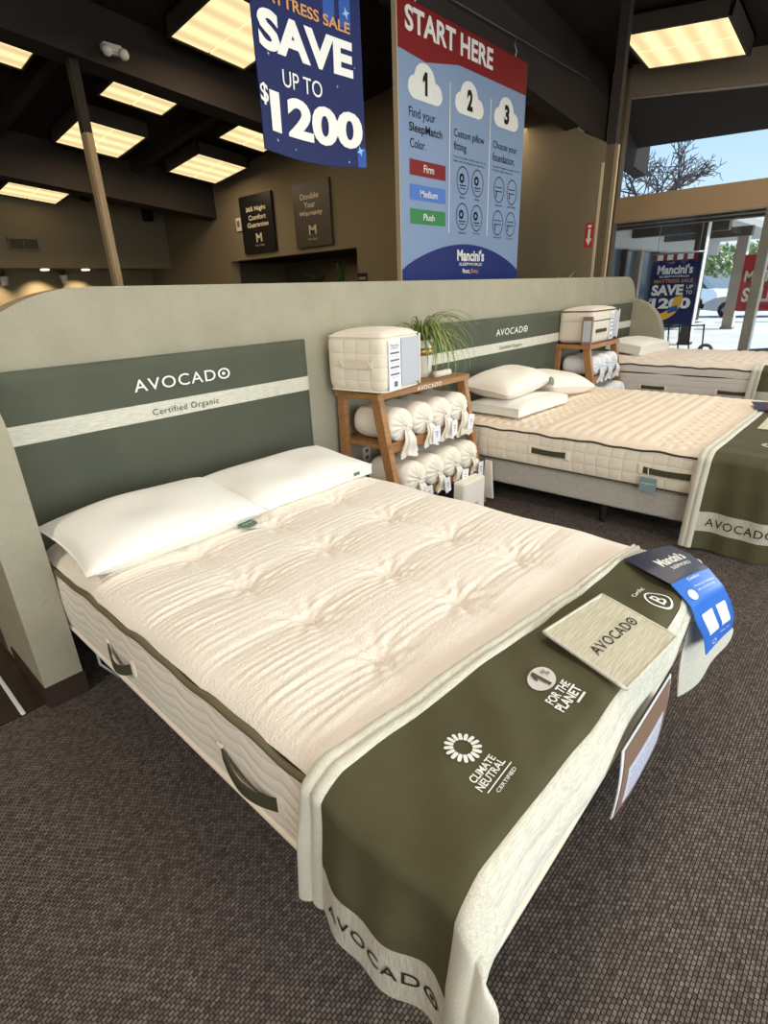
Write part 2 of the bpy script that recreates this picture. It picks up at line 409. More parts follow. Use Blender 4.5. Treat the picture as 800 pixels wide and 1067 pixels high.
# sloping ceiling beams
def beam(name, x0, x1, y0, y1, fz, d, m=dark_beam, up=.04):
    g = G(); vs = []
    for dz in (-d, up):
        for x, y in ((x0, y0), (x1, y0), (x1, y1), (x0, y1)): vs.append((x, y, fz(x, y)+dz))
    g.add(vs, [(3, 2, 1, 0), (4, 5, 6, 7), (0, 1, 5, 4), (1, 2, 6, 5), (2, 3, 7, 6), (3, 0, 4, 7)]); return struct(g.build(name, m))
beam('trim_3', -6, XE+1.9, 1.14, 1.34, zc_far, .52)
beam('trim_61', -6, XE+.2, 1.18, 1.30, zc_far, 0, dark_ceiling, .75)
beam('trim_4', -6, XI, 3.95, 4.2, zc_far, .5)
beam('trim_5', -6, XI, 7.55, 7.8, zc_far, .62)
for i, x in enumerate((.2, 2.55, 4.55)): beam('trim_%d' % (6+i), x, x+.12, 4.2, 7.55, zc_far, .16)
for i, x in enumerate((1.2, 4.45)): beam('trim_%d' % (9+i), x, x+.12, 7.8, 9.6, zc_far, .16)
for i, x in enumerate((2.9, 5.9)): beam('trim_%d' % (11+i), x, x+.12, -7, 1.02, zc_near, .16)
# tan support post behind the partition
zt = zc_far(2.43, 4.07)-.5
g = G(); g.box(2.385, 2.475, 4.03, 4.12, 0, zt-.62); g.box(2.40, 2.46, 4.015, 4.03, 0, zt-.62); g.box(2.385, 2.475, 4.03, 4.12, zt-.62, zt, mi=1)
struct(g.build('trim_13', [post_wood, dark_beam]))
# window wall on the right: column, header, top band, glass
g = G(); g.box(6.70, 6.80, .17, .27, 0, 3.02); g.box(6.70, 6.80, .17, .27, 3.02, 4.5, mi=1); struct(g.build('trim_14', [column_brown, dark_beam]))
g = G(); g.box(6.685, 6.72, .272, .30, 0, 2.85); g.box(6.78, 6.805, .155, .168, 0, 3.02); struct(g.build('trim_15', pale_edge))
g = G(); g.box(8.70, 8.86, .86, 1.10, 0, 4.3); struct(g.build('trim_60', column_brown))
g = G(); g.box(8.72, 8.9, -7, .86, 2.39, 2.72); struct(g.build('trim_16', header_tan))
beam('trim_17', 8.74, 8.9, -7, .86, lambda x, y: zc_near(8.8, y), .36, header_grey)
g = G(); g.box(8.74, 8.86, -7, .86, 0, .28)
struct(g.build('wall_sill', plaster_far))
g = G(); g.box(8.80, 8.812, -7, .86, .28, 2.39); struct(g.build('window_1', glass))
g = G(); g.add([(8.80, -7, 2.72), (8.80, .86, 2.72), (8.80, .86, 4.2), (8.80, -7, 3.3)], [(0, 1, 2, 3)]); struct(g.build('window_3', glass))
for i, y in enumerate((-2.35, -4.9)):
    g = G(); g.box(8.74, 8.88, y-.07, y+.07, .28, 2.39); struct(g.build('trim_%d' % (18+i), column_brown))
# dark roof overhang outside
g = G(); g.add([(8.9, -9, 3.62), (10.1, -9, 3.2), (10.1, 3.2, 3.66), (8.9, 3.2, 4.1), (8.9, -9, 3.9), (10.1, -9, 3.5), (10.1, 3.2, 4.05), (8.9, 3.2, 4.5)],
             [(0, 1, 2, 3), (7, 6, 5, 4), (0, 4, 5, 1), (1, 5, 6, 2), (2, 6, 7, 3), (3, 7, 4, 0)]); struct(g.build('trim_20', dark_ceiling))

# low partition with rounded ends, and the two rounded wing walls
def arc(cx, cz, rx, rz, a0, a1, n=18): return [(cx+rx*math.cos(a0+(a1-a0)*k/n), cz+rz*math.sin(a0+(a1-a0)*k/n)) for k in range(n+1)]
outline = [(-.16, 0), (7.55, 0)] + arc(7.15, 1.2, .40, .413, 0, PI/2) + arc(.52, .98, .68, .633, PI/2, PI)
g = G(); g.prism(outline, lambda u, v, w_: (u, w_, v), .16)
o = g.build('wall_partition', [plaster, lit_rim_tan]); struct(o)
for p in o.data.polygons:
    if abs(p.normal.y) < .5 and p.normal.z > .05: p.material_index = 1
g = G(); g.box(-.12, 7.5, -.012, 0, 0, .1); struct(g.build('baseboard_partition', base_brown))
def wing(name, x0, x1, yf, prof):
    g = G(); g.prism(prof, lambda u, v, w_: (x0+w_, u, v), x1-x0); o = g.build(name, [plaster, lit_rim_tan]); struct(o)
    return o
wing('wall_wing_left', -.164, -.018, -.448, [(0, 0), (-.448, 0), (-.448, 1.05)] + [(u, v) for u, v in arc(0, 1.05, .448, .34, PI, PI/2)][1:])
g = G(); g.box(-.170, -.012, -.456, -.0, 0, .102, .003); struct(g.build('baseboard_left', base_brown))
wing('wall_wing_right', 7.33, 7.48, -.45, [(0, 0), (-.45, 0), (-.45, .82)] + [(u, v) for u, v in arc(0, .82, .45, .52, PI, PI/2)][1:])
g = G(); g.box(7.324, 7.486, -.458, 0, 0, .1, .003); struct(g.build('baseboard_right', base_brown))
g = G(); g.box(-.262, -.246, -.41, .1, .006, .016, .003)
tag(g.build('floor_strip', bright_strip), 'thin white strip lying on the dark wood floor left of the wing wall', 'strip')
o = G().box(-1.2, .42, .55, .75, 0, 1.50, .05).build('shelf_partition', lit_rim_tan)
tag(o, 'tan rounded-top panel standing behind the left end of the low wall', 'panel')

# ============================================================ ceiling lights
def make_light(lab):
    t = thing('ceiling_light', lab, 'ceiling light', (0, 0, 0), 'square ceiling lights')
    g = G(); a, b = .47, .52
    for x0, x1, y0, y1 in ((-a, -a+.03, -b, b), (a-.03, a, -b, b), (-a, a, -b, -b+.03), (-a, a, b-.03, b)): g.box(x0, x1, y0, y1, 0, .2)
    g.box(-a, a, -b, b, .17, .2); g.build('housing', fixture_box, t)
    for x0, x1 in ((-.44, -.008), (.008, .44)):
        q = G(); q.box(x0, x1, -.49, .49, .01, .03, .004); q.build('diffuser', diffuser, t)
    return t
proto = None
LIGHTS = [ # x, y, far side?, scale, label
 (3.64, 6.45, 1, 1, 'lit square ceiling light beside the tan post, middle row left'),
 (5.36, 6.48, 1, 1, 'lit square ceiling light right of the tan post, nearest the inner wall'),
 (3.45, 8.9, 1, 1.05, 'lit square ceiling light farthest back, low at the left edge'),
 (3.56, 4.75, 1, .9, 'narrow-looking ceiling light peeking below the big dark beam, under the emergency light'),
 (3.70, 3.05, 1, 1, 'largest lit ceiling light, cut by the hanging blue sale banner'),
 (1.95, 4.75, 1, .9, 'ceiling light at the upper left corner of the picture'),
 (5.25, 4.85, 1, .9, 'ceiling light half hidden by the lower left edge of the sale banner'),
 (7.78, -.09, 0, 1.14, 'large lit ceiling light at the upper right, crossed by the brown column')]
for x, y, far, sc, lab in LIGHTS:
    if proto is None: proto = make_light(lab); t = proto
    else: t = dup(proto, (0, 0, 0), lab)
    fz = zc_far if far else zc_near
    t.location = (x, y, fz(x, y)-(.235 if y < 8 else .36)); t.scale = (sc, sc, 1)
    t.rotation_euler = (-.1, .1, 0) if far else (.12, .1, 0)
# lamps of the room over the beds and in the showroom beyond, plus unseen added fill at far left
for i, (x, y, p) in enumerate([(1.6, -1.9, 34), (4.2, -2.4, 40), (0.2, -4.8, 44), (-4.0, -1.8, 150), (6.6, -1.8, 40)]):
    lamp('fixture_fill_lamp', 'AREA', (x, y, zc_near(x, y)-.3), (x, y, 0), p, (1, .91, .78), shape='SQUARE', size=1.1)
for x, y, p in [(3.6, 6.4, 22), (3.7, 3.0, 26), (0.5, 6.5, 18), (5.2, 6.5, 9), (7.6, 6.5, 6), (7.7, 2.4, 14)]:
    lamp('fixture_fill_lamp', 'AREA', (x, y, zc_far(x, y)-.28 if y != 6.5 or x < 6 else 2.2), (x, y, 0), p, (1, .8, .55), shape='SQUARE', size=.9)
# recessed spots under the bulkhead
for i, x in enumerate((2.72, 3.60, 4.36)):
    g = G(); g.lathe([(.075, 0), (.075, .02), (.05, .03)], (x, 9.9, 2.172), 16)
    o = g.build('spot_light', spot_glow); tag(o, 'small round recessed spot under the far bulkhead, %s' % ('at the picture edge', 'above the right wall planter', 'nearest the tan post')[i], 'spot light', 'recessed spots')
    lamp('spot_lamp', 'SPOT', (x, 10.15, 2.14), (x, 10.6, 1.3), 55, (1, .78, .5), spot_size=1.7, spot_blend=.8)
# small wall and ceiling fittings
t = thing('emergency_light', 'small white twin-head emergency light fixed on the big dark beam', 'emergency light', (2.79, 3.86, 3.82))
zb = zc_far(2.79, 3.95)-.36
t.location = (2.79, 3.86, zb)
G().box(2.68, 2.90, 3.86, 3.95, zb-.04, zb+.05, .02).build('body', white_plastic, t)
for s in (-1, 1): G().lathe([(.02, -.02), (.05, -.01), (.05, .02), (.03, .04)], (2.79+s*.085, 3.85, zb-.03), 14, ax=Matrix.Rotation(1.9, 3, 'X')).build('lamp_head', white_plastic, t)
g = G(); zz = zc_far(2.72, 4.6)-.04; g.lathe([(.06, 0), (.07, .02), (.07, .05)], (2.72, 4.6, zz-.01), 18); tag(g.build('smoke_detector', fixture_box), 'round smoke detector on the dark ceiling above the tan post', 'smoke detector')
t = thing('air_vent', 'slatted air vent grille high on the far left wall', 'vent', (3.26, 9.59, 2.52))
g = G(); g.box(3.0, 3.5, 9.56, 9.6, 2.5, 2.52); g.box(3.0, 3.5, 9.56, 9.6, 2.68, 2.70); g.box(3.0, 3.02, 9.56, 9.6, 2.5, 2.7); g.box(3.48, 3.5, 9.56, 9.6, 2.5, 2.7); g.box(3.24, 3.26, 9.56, 9.6, 2.5, 2.7); g.build('frame', plaster_far, t)
g = G()
for k in range(6): g.box(3.02, 3.48, 9.565, 9.595, 2.525+k*.027, 2.532+k*.027)
g.build('slat_panel', black_ink, t)
o = G().box(5.62, 5.80, 9.45, 9.6, 3.1, 3.42, .01).build('wall_speaker', sign_black); tag(o, 'black box loudspeaker high in the far corner of the showroom', 'speaker')
def wall_planter(x, z, lab):
    t = thing('wall_planter', lab, 'planter', (x, 10.55, z), 'wall planters under the far spots')
    G().lathe([(.05, 0), (.085, .16), (.075, .16), (.05, .12)], (x, 10.5, z), 14).build('pot', ceramic, t)
    g = G()
    for k in range(14):
        a = 2*PI*k/14; L = random.uniform(.14, .24); up = random.uniform(.05, .2)
        p0 = Vector((x, 10.5, z+.15)); d = Vector((math.cos(a), .5*math.sin(a), 0)); s_ = Vector((-d.y, d.x, 0))*.03
        m1 = p0+d*L*.5+Vector((0, 0, up)); e1 = p0+d*L+Vector((0, 0, up*.4))
        g.add([p0-s_*.4, m1-s_, e1, m1+s_, p0+s_*.4], [(0, 1, 3, 4), (1, 2, 3)])
    g.build('leaves', leaf_dark, t)
wall_planter(3.02, 1.93, 'white wall pot with dark plant, left one under the far spots')
wall_planter(4.12, 1.95, 'white wall pot with dark plant, right one under the far spots')

# signs on the inner wall
def sign_in(y0, y1, z0, z1, m, lab, lines, deep=.05):
    t = thing('wall_sign', lab, 'sign', (XI, (y0+y1)/2, z0))
    g = G(); g.box(XI-deep, XI, y0, y1, z0, z1, .004); g.build('panel', m, t)
    fn = lambda u, v: (XI-deep-.003, y1-u*(y1-y0), z0+v*(z1-z0))
    g = G()
    for s, u0, u1, v0, v1, b in lines: text(g, s, fn, u0, u1, v0, v1, b)
    g.build('lettering', cream_ink, t)
sign_in(5.75, 6.70, 2.29, 3.22, sign_black, 'black square wall sign promising a 365 night guarantee', [('365 Night', .20, .82, .70, .80, .025), ('Comfort', .26, .80, .575, .66, .02), ('Guarantee', .20, .86, .45, .535, .02), ('M', .44, .62, .19, .34, .012), ('Rest, Easy.', .40, .68, .11, .15, 0)])
sign_in(4.29, 5.18, 2.28, 3.21, sign_glare, 'glare-greyed square wall sign reading Double Your Warranty', [('Double', .22, .72, .74, .83, .02), ('Your', .31, .62, .61, .70, .02), ('Warranty', .16, .80, .47, .565, .02), ('M', .40, .60, .19, .34, .012), ('Rest, Easy.', .36, .62, .10, .14, 0)])
t = thing('wall_thermostat', 'small cream thermostat left of the black 365 night sign', 'thermostat', (XI, 6.82, 2.69))
G().box(XI-.03, XI, 6.74, 6.90, 2.69, 2.91, .006).build('case', white_plastic, t); G().box(XI-.034, XI-.03, 6.78, 6.86, 2.76, 2.86).build('screen', grey_ink, t)
t = thing('small_notice', 'small dark notice plate on the wall right of the pass-through opening', 'notice', (XI, 3.70, 1.72))
G().box(XI-.012, XI, 3.60, 3.80, 1.72, 1.83).build('plate', sign_black, t)
g = G(); text(g, 'HOURS', lambda u, v: (XI-.014, 3.78-u*.16, 1.735+v*.04), 0, 1, 0, 1); g.build('lettering', cream_ink, t)
# inside the pass-through: ledge, plants, far light
o = G().box(XI+.19, XI+.55, 3.6, 7.6, 1.60, 1.68, .02).build('stone_ledge', mat('stone', (128, 108, 86), .9, (22, 1.0, 'noise', I3, .03), (98, 80, 62), (14, I3, .4, .6))); tag(o, 'rough stone ledge running inside the pass-through opening', 'ledge')
def blade_plant(name, x, y, z, n, h, wdt, lab, m=leaf_dark, lean=.3):
    t = thing(name, lab, 'plant', (x, y, z))
    G().lathe([(.08, -.25), (.11, 0), (.095, 0), (.08, -.03)], (x, y, z), 16).build('pot', ceramic, t)
    g = G()
    for k in range(n):
        a = 2*PI*k/n+.4; L = h*random.uniform(.7, 1.05); d = Vector((math.cos(a), math.sin(a), 0)); sd = Vector((-d.y, d.x, 0))
        P = [Vector((x, y, z-.02))+d*(lean*L*(i/6)**1.6+.02)+Vector((0, 0, L*(i/6))) for i in range(7)]
        W = [wdt*(.5+.8*math.sin(PI*min(1, i/6*.9+.08))) if i < 6 else .003 for i in range(7)]
        vs = []
        for p, w_ in zip(P, W): vs += [p-sd*w_, p+d*w_*.25, p+sd*w_]
        fs = [(3*i+j, 3*i+j+1, 3*i+j+4, 3*i+j+3) for i in range(6) for j in range(2)]
        g.add(vs, fs, 0, True)
    g.build('leaves', m, t)
blade_plant('snake_plant', 6.44, 4.55, 1.68, 6, .48, .035, 'upright snake plant in the pass-through, below the warranty sign')
blade_plant('leafy_plant', 6.46, 5.18, 1.68, 7, .26, .05, 'low broad-leaf plant in the pass-through, left of the snake plant', lean=.9)
blade_plant('floor_plant', 6.72, .75, 1.36, 9, .36, .02, 'green plant tips showing over the low wall right of the start board', leaf_m, .8)
g = G(); g.box(6.66, 6.78, .69, .81, 0, 1.12); tag(g.build('plant_stand', dark_wood), 'narrow stand behind the low wall carrying the green plant', 'plant stand')
o = G().box(7.3, 7.42, 4.3, 4.9, 2.2, 2.26, .01).build('strip_light', spot_glow); tag(o, 'small bright strip light seen through the pass-through opening', 'light')
# red fire arrow sticker on the wall by the column
t = thing('arrow_sticker', 'red sticker with a white arrow pointing down beside the column', 'sticker', (7.85, .86, 2.04))
fn = lambda u, v: (7.846, .925-u*.125, 2.03+v*.32)
G().box(7.847, 7.85, .80, .925, 2.03, 2.35).build('backing', red_ink, t)
g = G(); poly2(g, fn, [(.5, .08), (.85, .36), (.64, .36), (.64, .74), (.36, .74), (.36, .36), (.15, .36)]); rect2(g, fn, .3, .7, .8, .9); g.build('arrow', white_ink, t)
# hanging wire and START HERE board
g = G(); g.tube([(2.2, 1.08, 4.03), (7.9, 1.08, 4.05)], .006, 6); tag(g.build('steel_wire', steel), 'thin steel wire strung to the column that carries the start board', 'wire')
BX0, BX1, BZ0, BZ1, BY = 3.93, 6.19, 1.50, 3.86, 1.06
t = thing('start_board', 'large hanging blue and red board headed START HERE with three steps', 'sign', ((BX0+BX1)/2, BY, BZ0))
G().box(BX0, BX1, BY, BY+.05, BZ0, BZ1, .003).build('panel', board_blue, t)
G().box(BX0-.012, BX0-.001, BY-.002, BY+.052, BZ0, BZ1).build('edge_strip', pale_edge, t)
def bf(d): return lambda x, z: (x, BY-d, z)
g = G(); poly2(g, bf(.003), [(BX0, 3.50), (4.33, 3.47), (4.85, 3.56), (BX1, 3.56), (BX1, BZ1), (BX0, BZ1)]); g.build('red_header', board_red, t)
g = G(); text(g, 'START HERE', bf(.006), 4.03, 5.46, 3.64, 3.82, .03); g.build('header_lettering', white_ink, t)
for nm, x0, x1, z0, z1 in (('Firm', 4.28, 4.44, 2.60, 2.665), ('Medium', 4.22, 4.50, 2.39, 2.45), ('Plush', 4.27, 4.45, 2.19, 2.25)):
    g = G(); text(g, nm, bf(.008), x0, x1, z0, z1, .012); g.build('box_lettering', white_ink, t)
g = G(); text(g, "Mancini's", bf(.008), 4.86, 5.40, 1.83, 1.95, .035); text(g, 'SLEEPWORLD', bf(.008), 4.90, 5.36, 1.785, 1.815, .015); text(g, 'Rest,', bf(.008), 4.97, 5.12, 1.70, 1.755, .02); g.build('logo_lettering', white_ink, t)
g = G(); text(g, 'Easy.', bf(.008), 5.14, 5.30, 1.70, 1.755, .02); g.build('orange_word', orange_ink, t)
for cx, cz in ((4.32, 3.29), (5.05, 3.30), (5.78, 3.30)):
    g = G(); cloud2(g, bf(.004), cx, cz, .52, .34); g.build('cloud', white_ink, t)
for q_, cx in (('1', 4.32), ('2', 5.05), ('3', 5.78)):
    g = G()
    if q_ == '1': poly2(g, bf(.007), [(cx-.045+.09*a_, 3.215+.18*b_) for a_, b_ in ONE])
    else: text(g, q_, bf(.007), cx-.05, cx+.05, 3.22, 3.40, .05)
    g.build('step_figure', black_ink, t)
def step_text(L):
    g = G()
    for q_, x0, x1, z0, z1, b_ in L: text(g, q_, bf(.004), x0, x1, z0, z1, b_)
    g.build('step_lettering', black_ink, t)
step_text([('Find your', 4.07, 4.47, 3.00, 3.10, 0), ('SleepMatch', 4.07, 4.58, 2.89, 2.985, .012), ('Color.', 4.08, 4.32, 2.785, 2.86, 0)])
step_text([('Custom pillow', 4.78, 5.34, 2.95, 3.04, 0), ('fitting.', 4.78, 5.02, 2.84, 2.93, 0), ('The perfect pillow will offer support for the', 4.78, 5.38, 2.785, 2.81, 0), ('head, neck and shoulders all night long.', 4.78, 5.36, 2.75, 2.775, 0)])
step_text([('Choose your', 5.52, 6.04, 2.95, 3.04, 0), ('foundation.', 5.52, 6.00, 2.85, 2.93, 0), ('The right foundation can extend the life', 5.52, 6.12, 2.785, 2.81, 0), ('of your new mattress.', 5.52, 5.98, 2.75, 2.775, 0)])
for cx, cz, lb in ((4.95, 2.6, 'Back'), (5.23, 2.6, 'Side'), (4.95, 2.265, 'Stomach'), (5.23, 2.265, 'Cooling'), (5.68, 2.58, 'Standard'), (5.97, 2.58, 'Low Profile'), (5.68, 2.245, 'Adjustable'), (5.97, 2.245, 'Furniture')):
    g = G(); disc2(g, bf(.004), cx, cz, .115, .13, 24, 0, .93)
    text(g, lb, bf(.004), cx-.02-len(lb)*.007, cx+.02+len(lb)*.007, cz-.165, cz-.142)
    if cx < 5.4:
        disc2(g, bf(.004), cx-.02, cz+.02, .045, .045, 14, 0, .45); rect2(g, bf(.004), cx-.06, cx+.06, cz-.05, cz-.04); rect2(g, bf(.004), cx-.05, cx+.05, cz-.075, cz-.068)
    else:
        rect2(g, bf(.004), cx-.08, cx+.07, cz+.02, cz+.028); rect2(g, bf(.004), cx-.08, cx+.07, cz-.02, cz-.012); rect2(g, bf(.004), cx-.06, cx-.045, cz-.08, cz-.02)
    g.build('pictogram', black_ink, t)
g = G(); rect2(g, bf(.004), 4.07, 4.64, 2.565, 2.695); g.build('firm_box', board_red, t)
g = G(); rect2(g, bf(.004), 4.07, 4.64, 2.36, 2.49); g.build('medium_box', board_mid, t)
g = G(); rect2(g, bf(.004), 4.07, 4.64, 2.155, 2.285); g.build('plush_box', board_green, t)
for x in (4.70, 5.445):
    g = G(); rect2(g, bf(.004), x, x+.012, 2.10, 3.40); g.build('divider', white_ink, t)
ar = [(BX0, BZ0), (BX1, BZ0)]+[(BX1-(BX1-BX0)*k/24, 1.74+.26*math.sin(PI*(k/24))**.8) for k in range(25)]
g = G(); poly2(g, bf(.004), ar); g.build('blue_arch', board_navy, t)
for x in (4.2, 5.95):
    g = G(); g.tube([(x, 1.085, 3.86), (x+.03, 1.085, 3.93), (x-.02, 1.085, 3.97), (x+.01, 1.085, 4.03)], .008, 6); g.build('hook', steel, t)

# hanging SAVE banner
def banner(name, lab, P, w_, h, top_text, layout):
    """P(u,v,d) maps banner metres (u right, v up from the bottom) to world"""
    t = thing(name, lab, 'banner', P(w_/2, 0, 0))
    g = G(); g.grid(lambda a, b: P(a*w_, b*h, 0), 14, 30); g.grid(lambda a, b: P(a*w_, b*h, -.008), 14, 30, flip=True); g.build('cloth', banner_navy, t)
    return t
def bp_(u, v, d):
    x = 1.965+u*(1+.02*0); curve = .05*math.sin(PI*min(1, max(0, u/.92)))*max(0, 1-v/1.2)
    return (x, .5+curve-d, 2.40+v-.02*math.sin(PI*u/.92)*max(0, 1-v/.5))
t = banner('sale_banner', 'hanging navy sale banner reading SAVE UP TO $1200', bp_, .915, 1.62, '', None)
f2 = lambda u, v: bp_(u-.02, v, .006)
for a, b, c, d in ((.58, .68, .78, 1.6), (.72, .82, .78, 1.6), (.1, .16, .78, 1.6), (.84, .915, .0, .12)):
    g = G(); g.grid(lambda i, j: bp_(a+(b-a)*i, c+(d-c)*j, .003), 2, 12); g.build('blue_stripe', banner_stripe, t)
g = G(); text(g, 'SAVE', f2, .055, .845, .515, .715, .045, sub=.06); g.build('save_lettering', white_ink, t)
g = G(); text(g, 'UP TO', f2, .225, .565, .365, .45, .0, sub=.06); g.build('small_lettering', white_ink, t)
g = G(); text(g, '$', f2, .025, .09, .235, .345, .02); text(g, '1200', f2, .10, .91, .11, .325, .045, sub=.06)
g.build('price_lettering', white_ink, t)
g = G(); text(g, "Mancini's", f2, .12, .82, 1.0, 1.16, .035, sub=.06); text(g, 'SLEEPWORLD', f2, .2, .76, .92, .97, .02, sub=.06); g.build('logo_lettering', white_ink, t)
g = G(); text(g, 'MATTRESS SALE', f2, .05, .83, .755, .815, .02, sub=.06); g.build('orange_lettering', orange_ink, t)
for u, v, r in ((.885, .10, .035), (.12, .50, .012), (.14, .07, .012), (.70, .45, .01), (.30, .0+.05, .008), (.78, .03, .01), (.80, .86, .035), (.1, .25, .008), (.86, .58, .008)):
    g = G(); star2(g, f2, u, v, r); g.build('star', banner_star, t)
g = G(); g.tube([(1.94, .5, 4.03), (2.92, .5, 4.03)], .012, 8); g.build('hanging_rod', steel, t)
for x in (2.05, 2.8):
    g = G(); g.tube([(x, .5, 4.03), (x, .5, zc_near(x, .5))], .004, 5); g.build('cord', steel, t)

# ============================================================ headboards
def avocado(g, fn, x0, x1, z0, z1, bold=.004, sub=None, dot=True):
    text(g, 'AVOCADO', fn, x0, x1, z0, z1, bold, 1.12, sub=sub)
    if dot: w_ = (x1-x0); disc2(g, fn, x1-w_*.073, (z0+z1)/2, w_*.02, (z1-z0)*.15, 12)
def headboard(x0, x1, tx, lab):
    t = thing('headboard', lab, 'headboard', ((x0+x1)/2, -.03, .28), 'olive fabric headboards')
    g = G(); nx, nz = 60, 40
    def fr(a, b):
        x = x0+(x1-x0)*a; z = .28+(1.298-.28)*b
        e_ = min(a*(x1-x0), (1-a)*(x1-x0), (1-b)*1.02, b*1.02)
        y = -.055+.02*max(0, 1-e_/.02)**2+.0025*math.sin(9*x+5*z)*math.sin(3*x-7*z)
        if x > x1-.35: y += .003*math.sin(40*(x-x1)+18*z)*(1-b)
        return (x, y, z)
    g.grid(fr, nx, nz); g.box(x0, x1, -.04, -.002, .28, 1.296); g.build('cover', olive_hb, t)
    def st(d): return lambda x, z: (x, fr((x-x0)/(x1-x0), (z-.28)/1.018)[1]-d, z)
    g = G(); s = st(.003); g.grid(lambda a, b: s(x0+.004+(x1-x0-.008)*a, .9994+(1.0821-.9994)*b), 60, 3); g.build('pale_stripe', heather, t)
    if tx:
        g = G(); avocado(g, st(.006), tx[0], tx[1], 1.143, 1.200); g.build('brand_lettering', white_ink, t)
        g = G(); text(g, 'Certified Organic', st(.006), tx[0]+.066, tx[1]-.09, 1.012, 1.052, 0, 1.15); g.build('small_lettering', dark_ink, t)
    return t
headboard(-.012, 1.697, (.61, 1.138), 'olive headboard cover with a pale stripe behind the nearest bed')
headboard(2.93, 5.19, (3.88, 4.45), 'olive headboard cover with a pale stripe behind the middle bed')
headboard(5.9, 7.325, None, 'olive headboard cover with a pale stripe behind the farthest bed, at the right wing')

# ============================================================ mattresses
def rr_map(s, t, x0, x1, y0, y1, r):
    x = x0+(x1-x0)*s; y = y0+(y1-y0)*t
    cx = min(max(x, x0+r), x1-r); cy = min(max(y, y0+r), y1-r)
    dx, dy = (x-cx)/r, (y-cy)/r; n = math.hypot(dx, dy)
    if n > 1e-9 and abs(dx) > 1e-9 and abs(dy) > 1e-9:
        m = max(abs(dx), abs(dy)); x = cx+dx/n*m*r; y = cy+dy/n*m*r
    return x, y
def snoise(n=24, seed=0):
    r = np.random.RandomState(seed); return [(r.uniform(-1, 1, 2), r.uniform(0, 6.28), r.uniform(.5, 1)) for _ in range(n)]
def mattress(lab, x0, x1, y0, y1, zb, zp, topfn, mats, nx, ny, r=.09, pip=.011, piping=piping_m, extra_pipe=None):
    t = thing('mattress', lab, 'mattress', ((x0+x1)/2, (y0+y1)/2, zb))
    def top(a, b):
        # denser sampling near edges
        x, y = rr_map(a, b, x0, x1, y0, y1, r)
        ex = min(x-x0, x1-x); ey = min(y-y0, y1-y)
        d = max(0, min(ex, ey))
        if ex < r and ey < r: d = max(0, r-math.hypot(r-ex, r-ey))
        z = zp+.042*(1-math.exp(-d/.028))
        return (x, y, z+topfn(x, y, d))
    g = G(); g.grid(top, nx, ny); o = g.build('top_panel', mats[0], t, True)
    ring = [rr_map(k/nx, 0, x0, x1, y0, y1, r) for k in range(nx)]+[rr_map(1, k/ny, x0, x1, y0, y1, r) for k in range(ny)]+[rr_map(1-k/nx, 1, x0, x1, y0, y1, r) for k in range(nx)]+[rr_map(0, 1-k/ny, x0, x1, y0, y1, r) for k in range(ny)]
    cx, cy = (x0+x1)/2, (y0+y1)/2; N = len(ring)
    def off(i, d):
        a = Vector(ring[i-1]); b = Vector(ring[(i+1) % N]); tv = (b-a).normalized(); return ring[i][0]+tv.y*d, ring[i][1]-tv.x*d
    L = 14
    def sd(u, v):
        i = int(round(u*N)) % N; bul = .012*math.sin(PI*v)**.6+.004*math.sin(ring[i][1]*9+ring[i][0]*9)*math.sin(PI*v)
        q = off(i, bul); return (q[0], q[1], zp+(zb-zp)*v)
    g = G(); g.grid(sd, N, L, wrapu=True); g.add([(p[0], p[1], zb) for p in ring], [tuple(range(N))]); g.build('side_panel', mats[1], t)
    wob = lambda i: .004*math.sin(ring[i][1]*14+ring[i][0]*11)+.003*math.sin(ring[i][1]*31)
    for z, rr in [(zp, pip), (zb+.006, pip*.8)]+(extra_pipe or []):
        g = G(); g.tube([(*off(i, .004), z+(wob(i) if z == zp else 0)) for i in range(0, N, 2)], rr, 7, True); g.build('piping', piping if z != zb+.006 or piping is not piping_m else knit_side, t)
    return t, top
def handle(t, x, y0, y1, z, sag, m=olive_dark, w_=.042, loose=.025, xface=-1):
    g = G(); n = 16
    def P(a, b, o_):
        y = y0+(y1-y0)*a; s = math.sin(PI*a)
        return (x+xface*(.010+o_+loose*s), y, z-sag*s+(.5-b)*w_*(1-.12*s))
    g.grid(lambda a, b: P(a, b, .006), n, 4); g.grid(lambda a, b: P(a, b, 0), n, 4, flip=True)
    for b in (0, 1): g.grid(lambda a, c: P(a, b, .006*c), n, 1)
    for a in (0, 1): g.grid(lambda b, c: P(a, b, .006*c), 4, 1)
    h = g.build('handle', m, t)
    for y in (y0, y1):
        g = G(); g.box(x+xface*.020, x+xface*.010, y-.012, y+.012, z-.028, z+.028, .003); g.build('stitch_patch', knit_side, h)

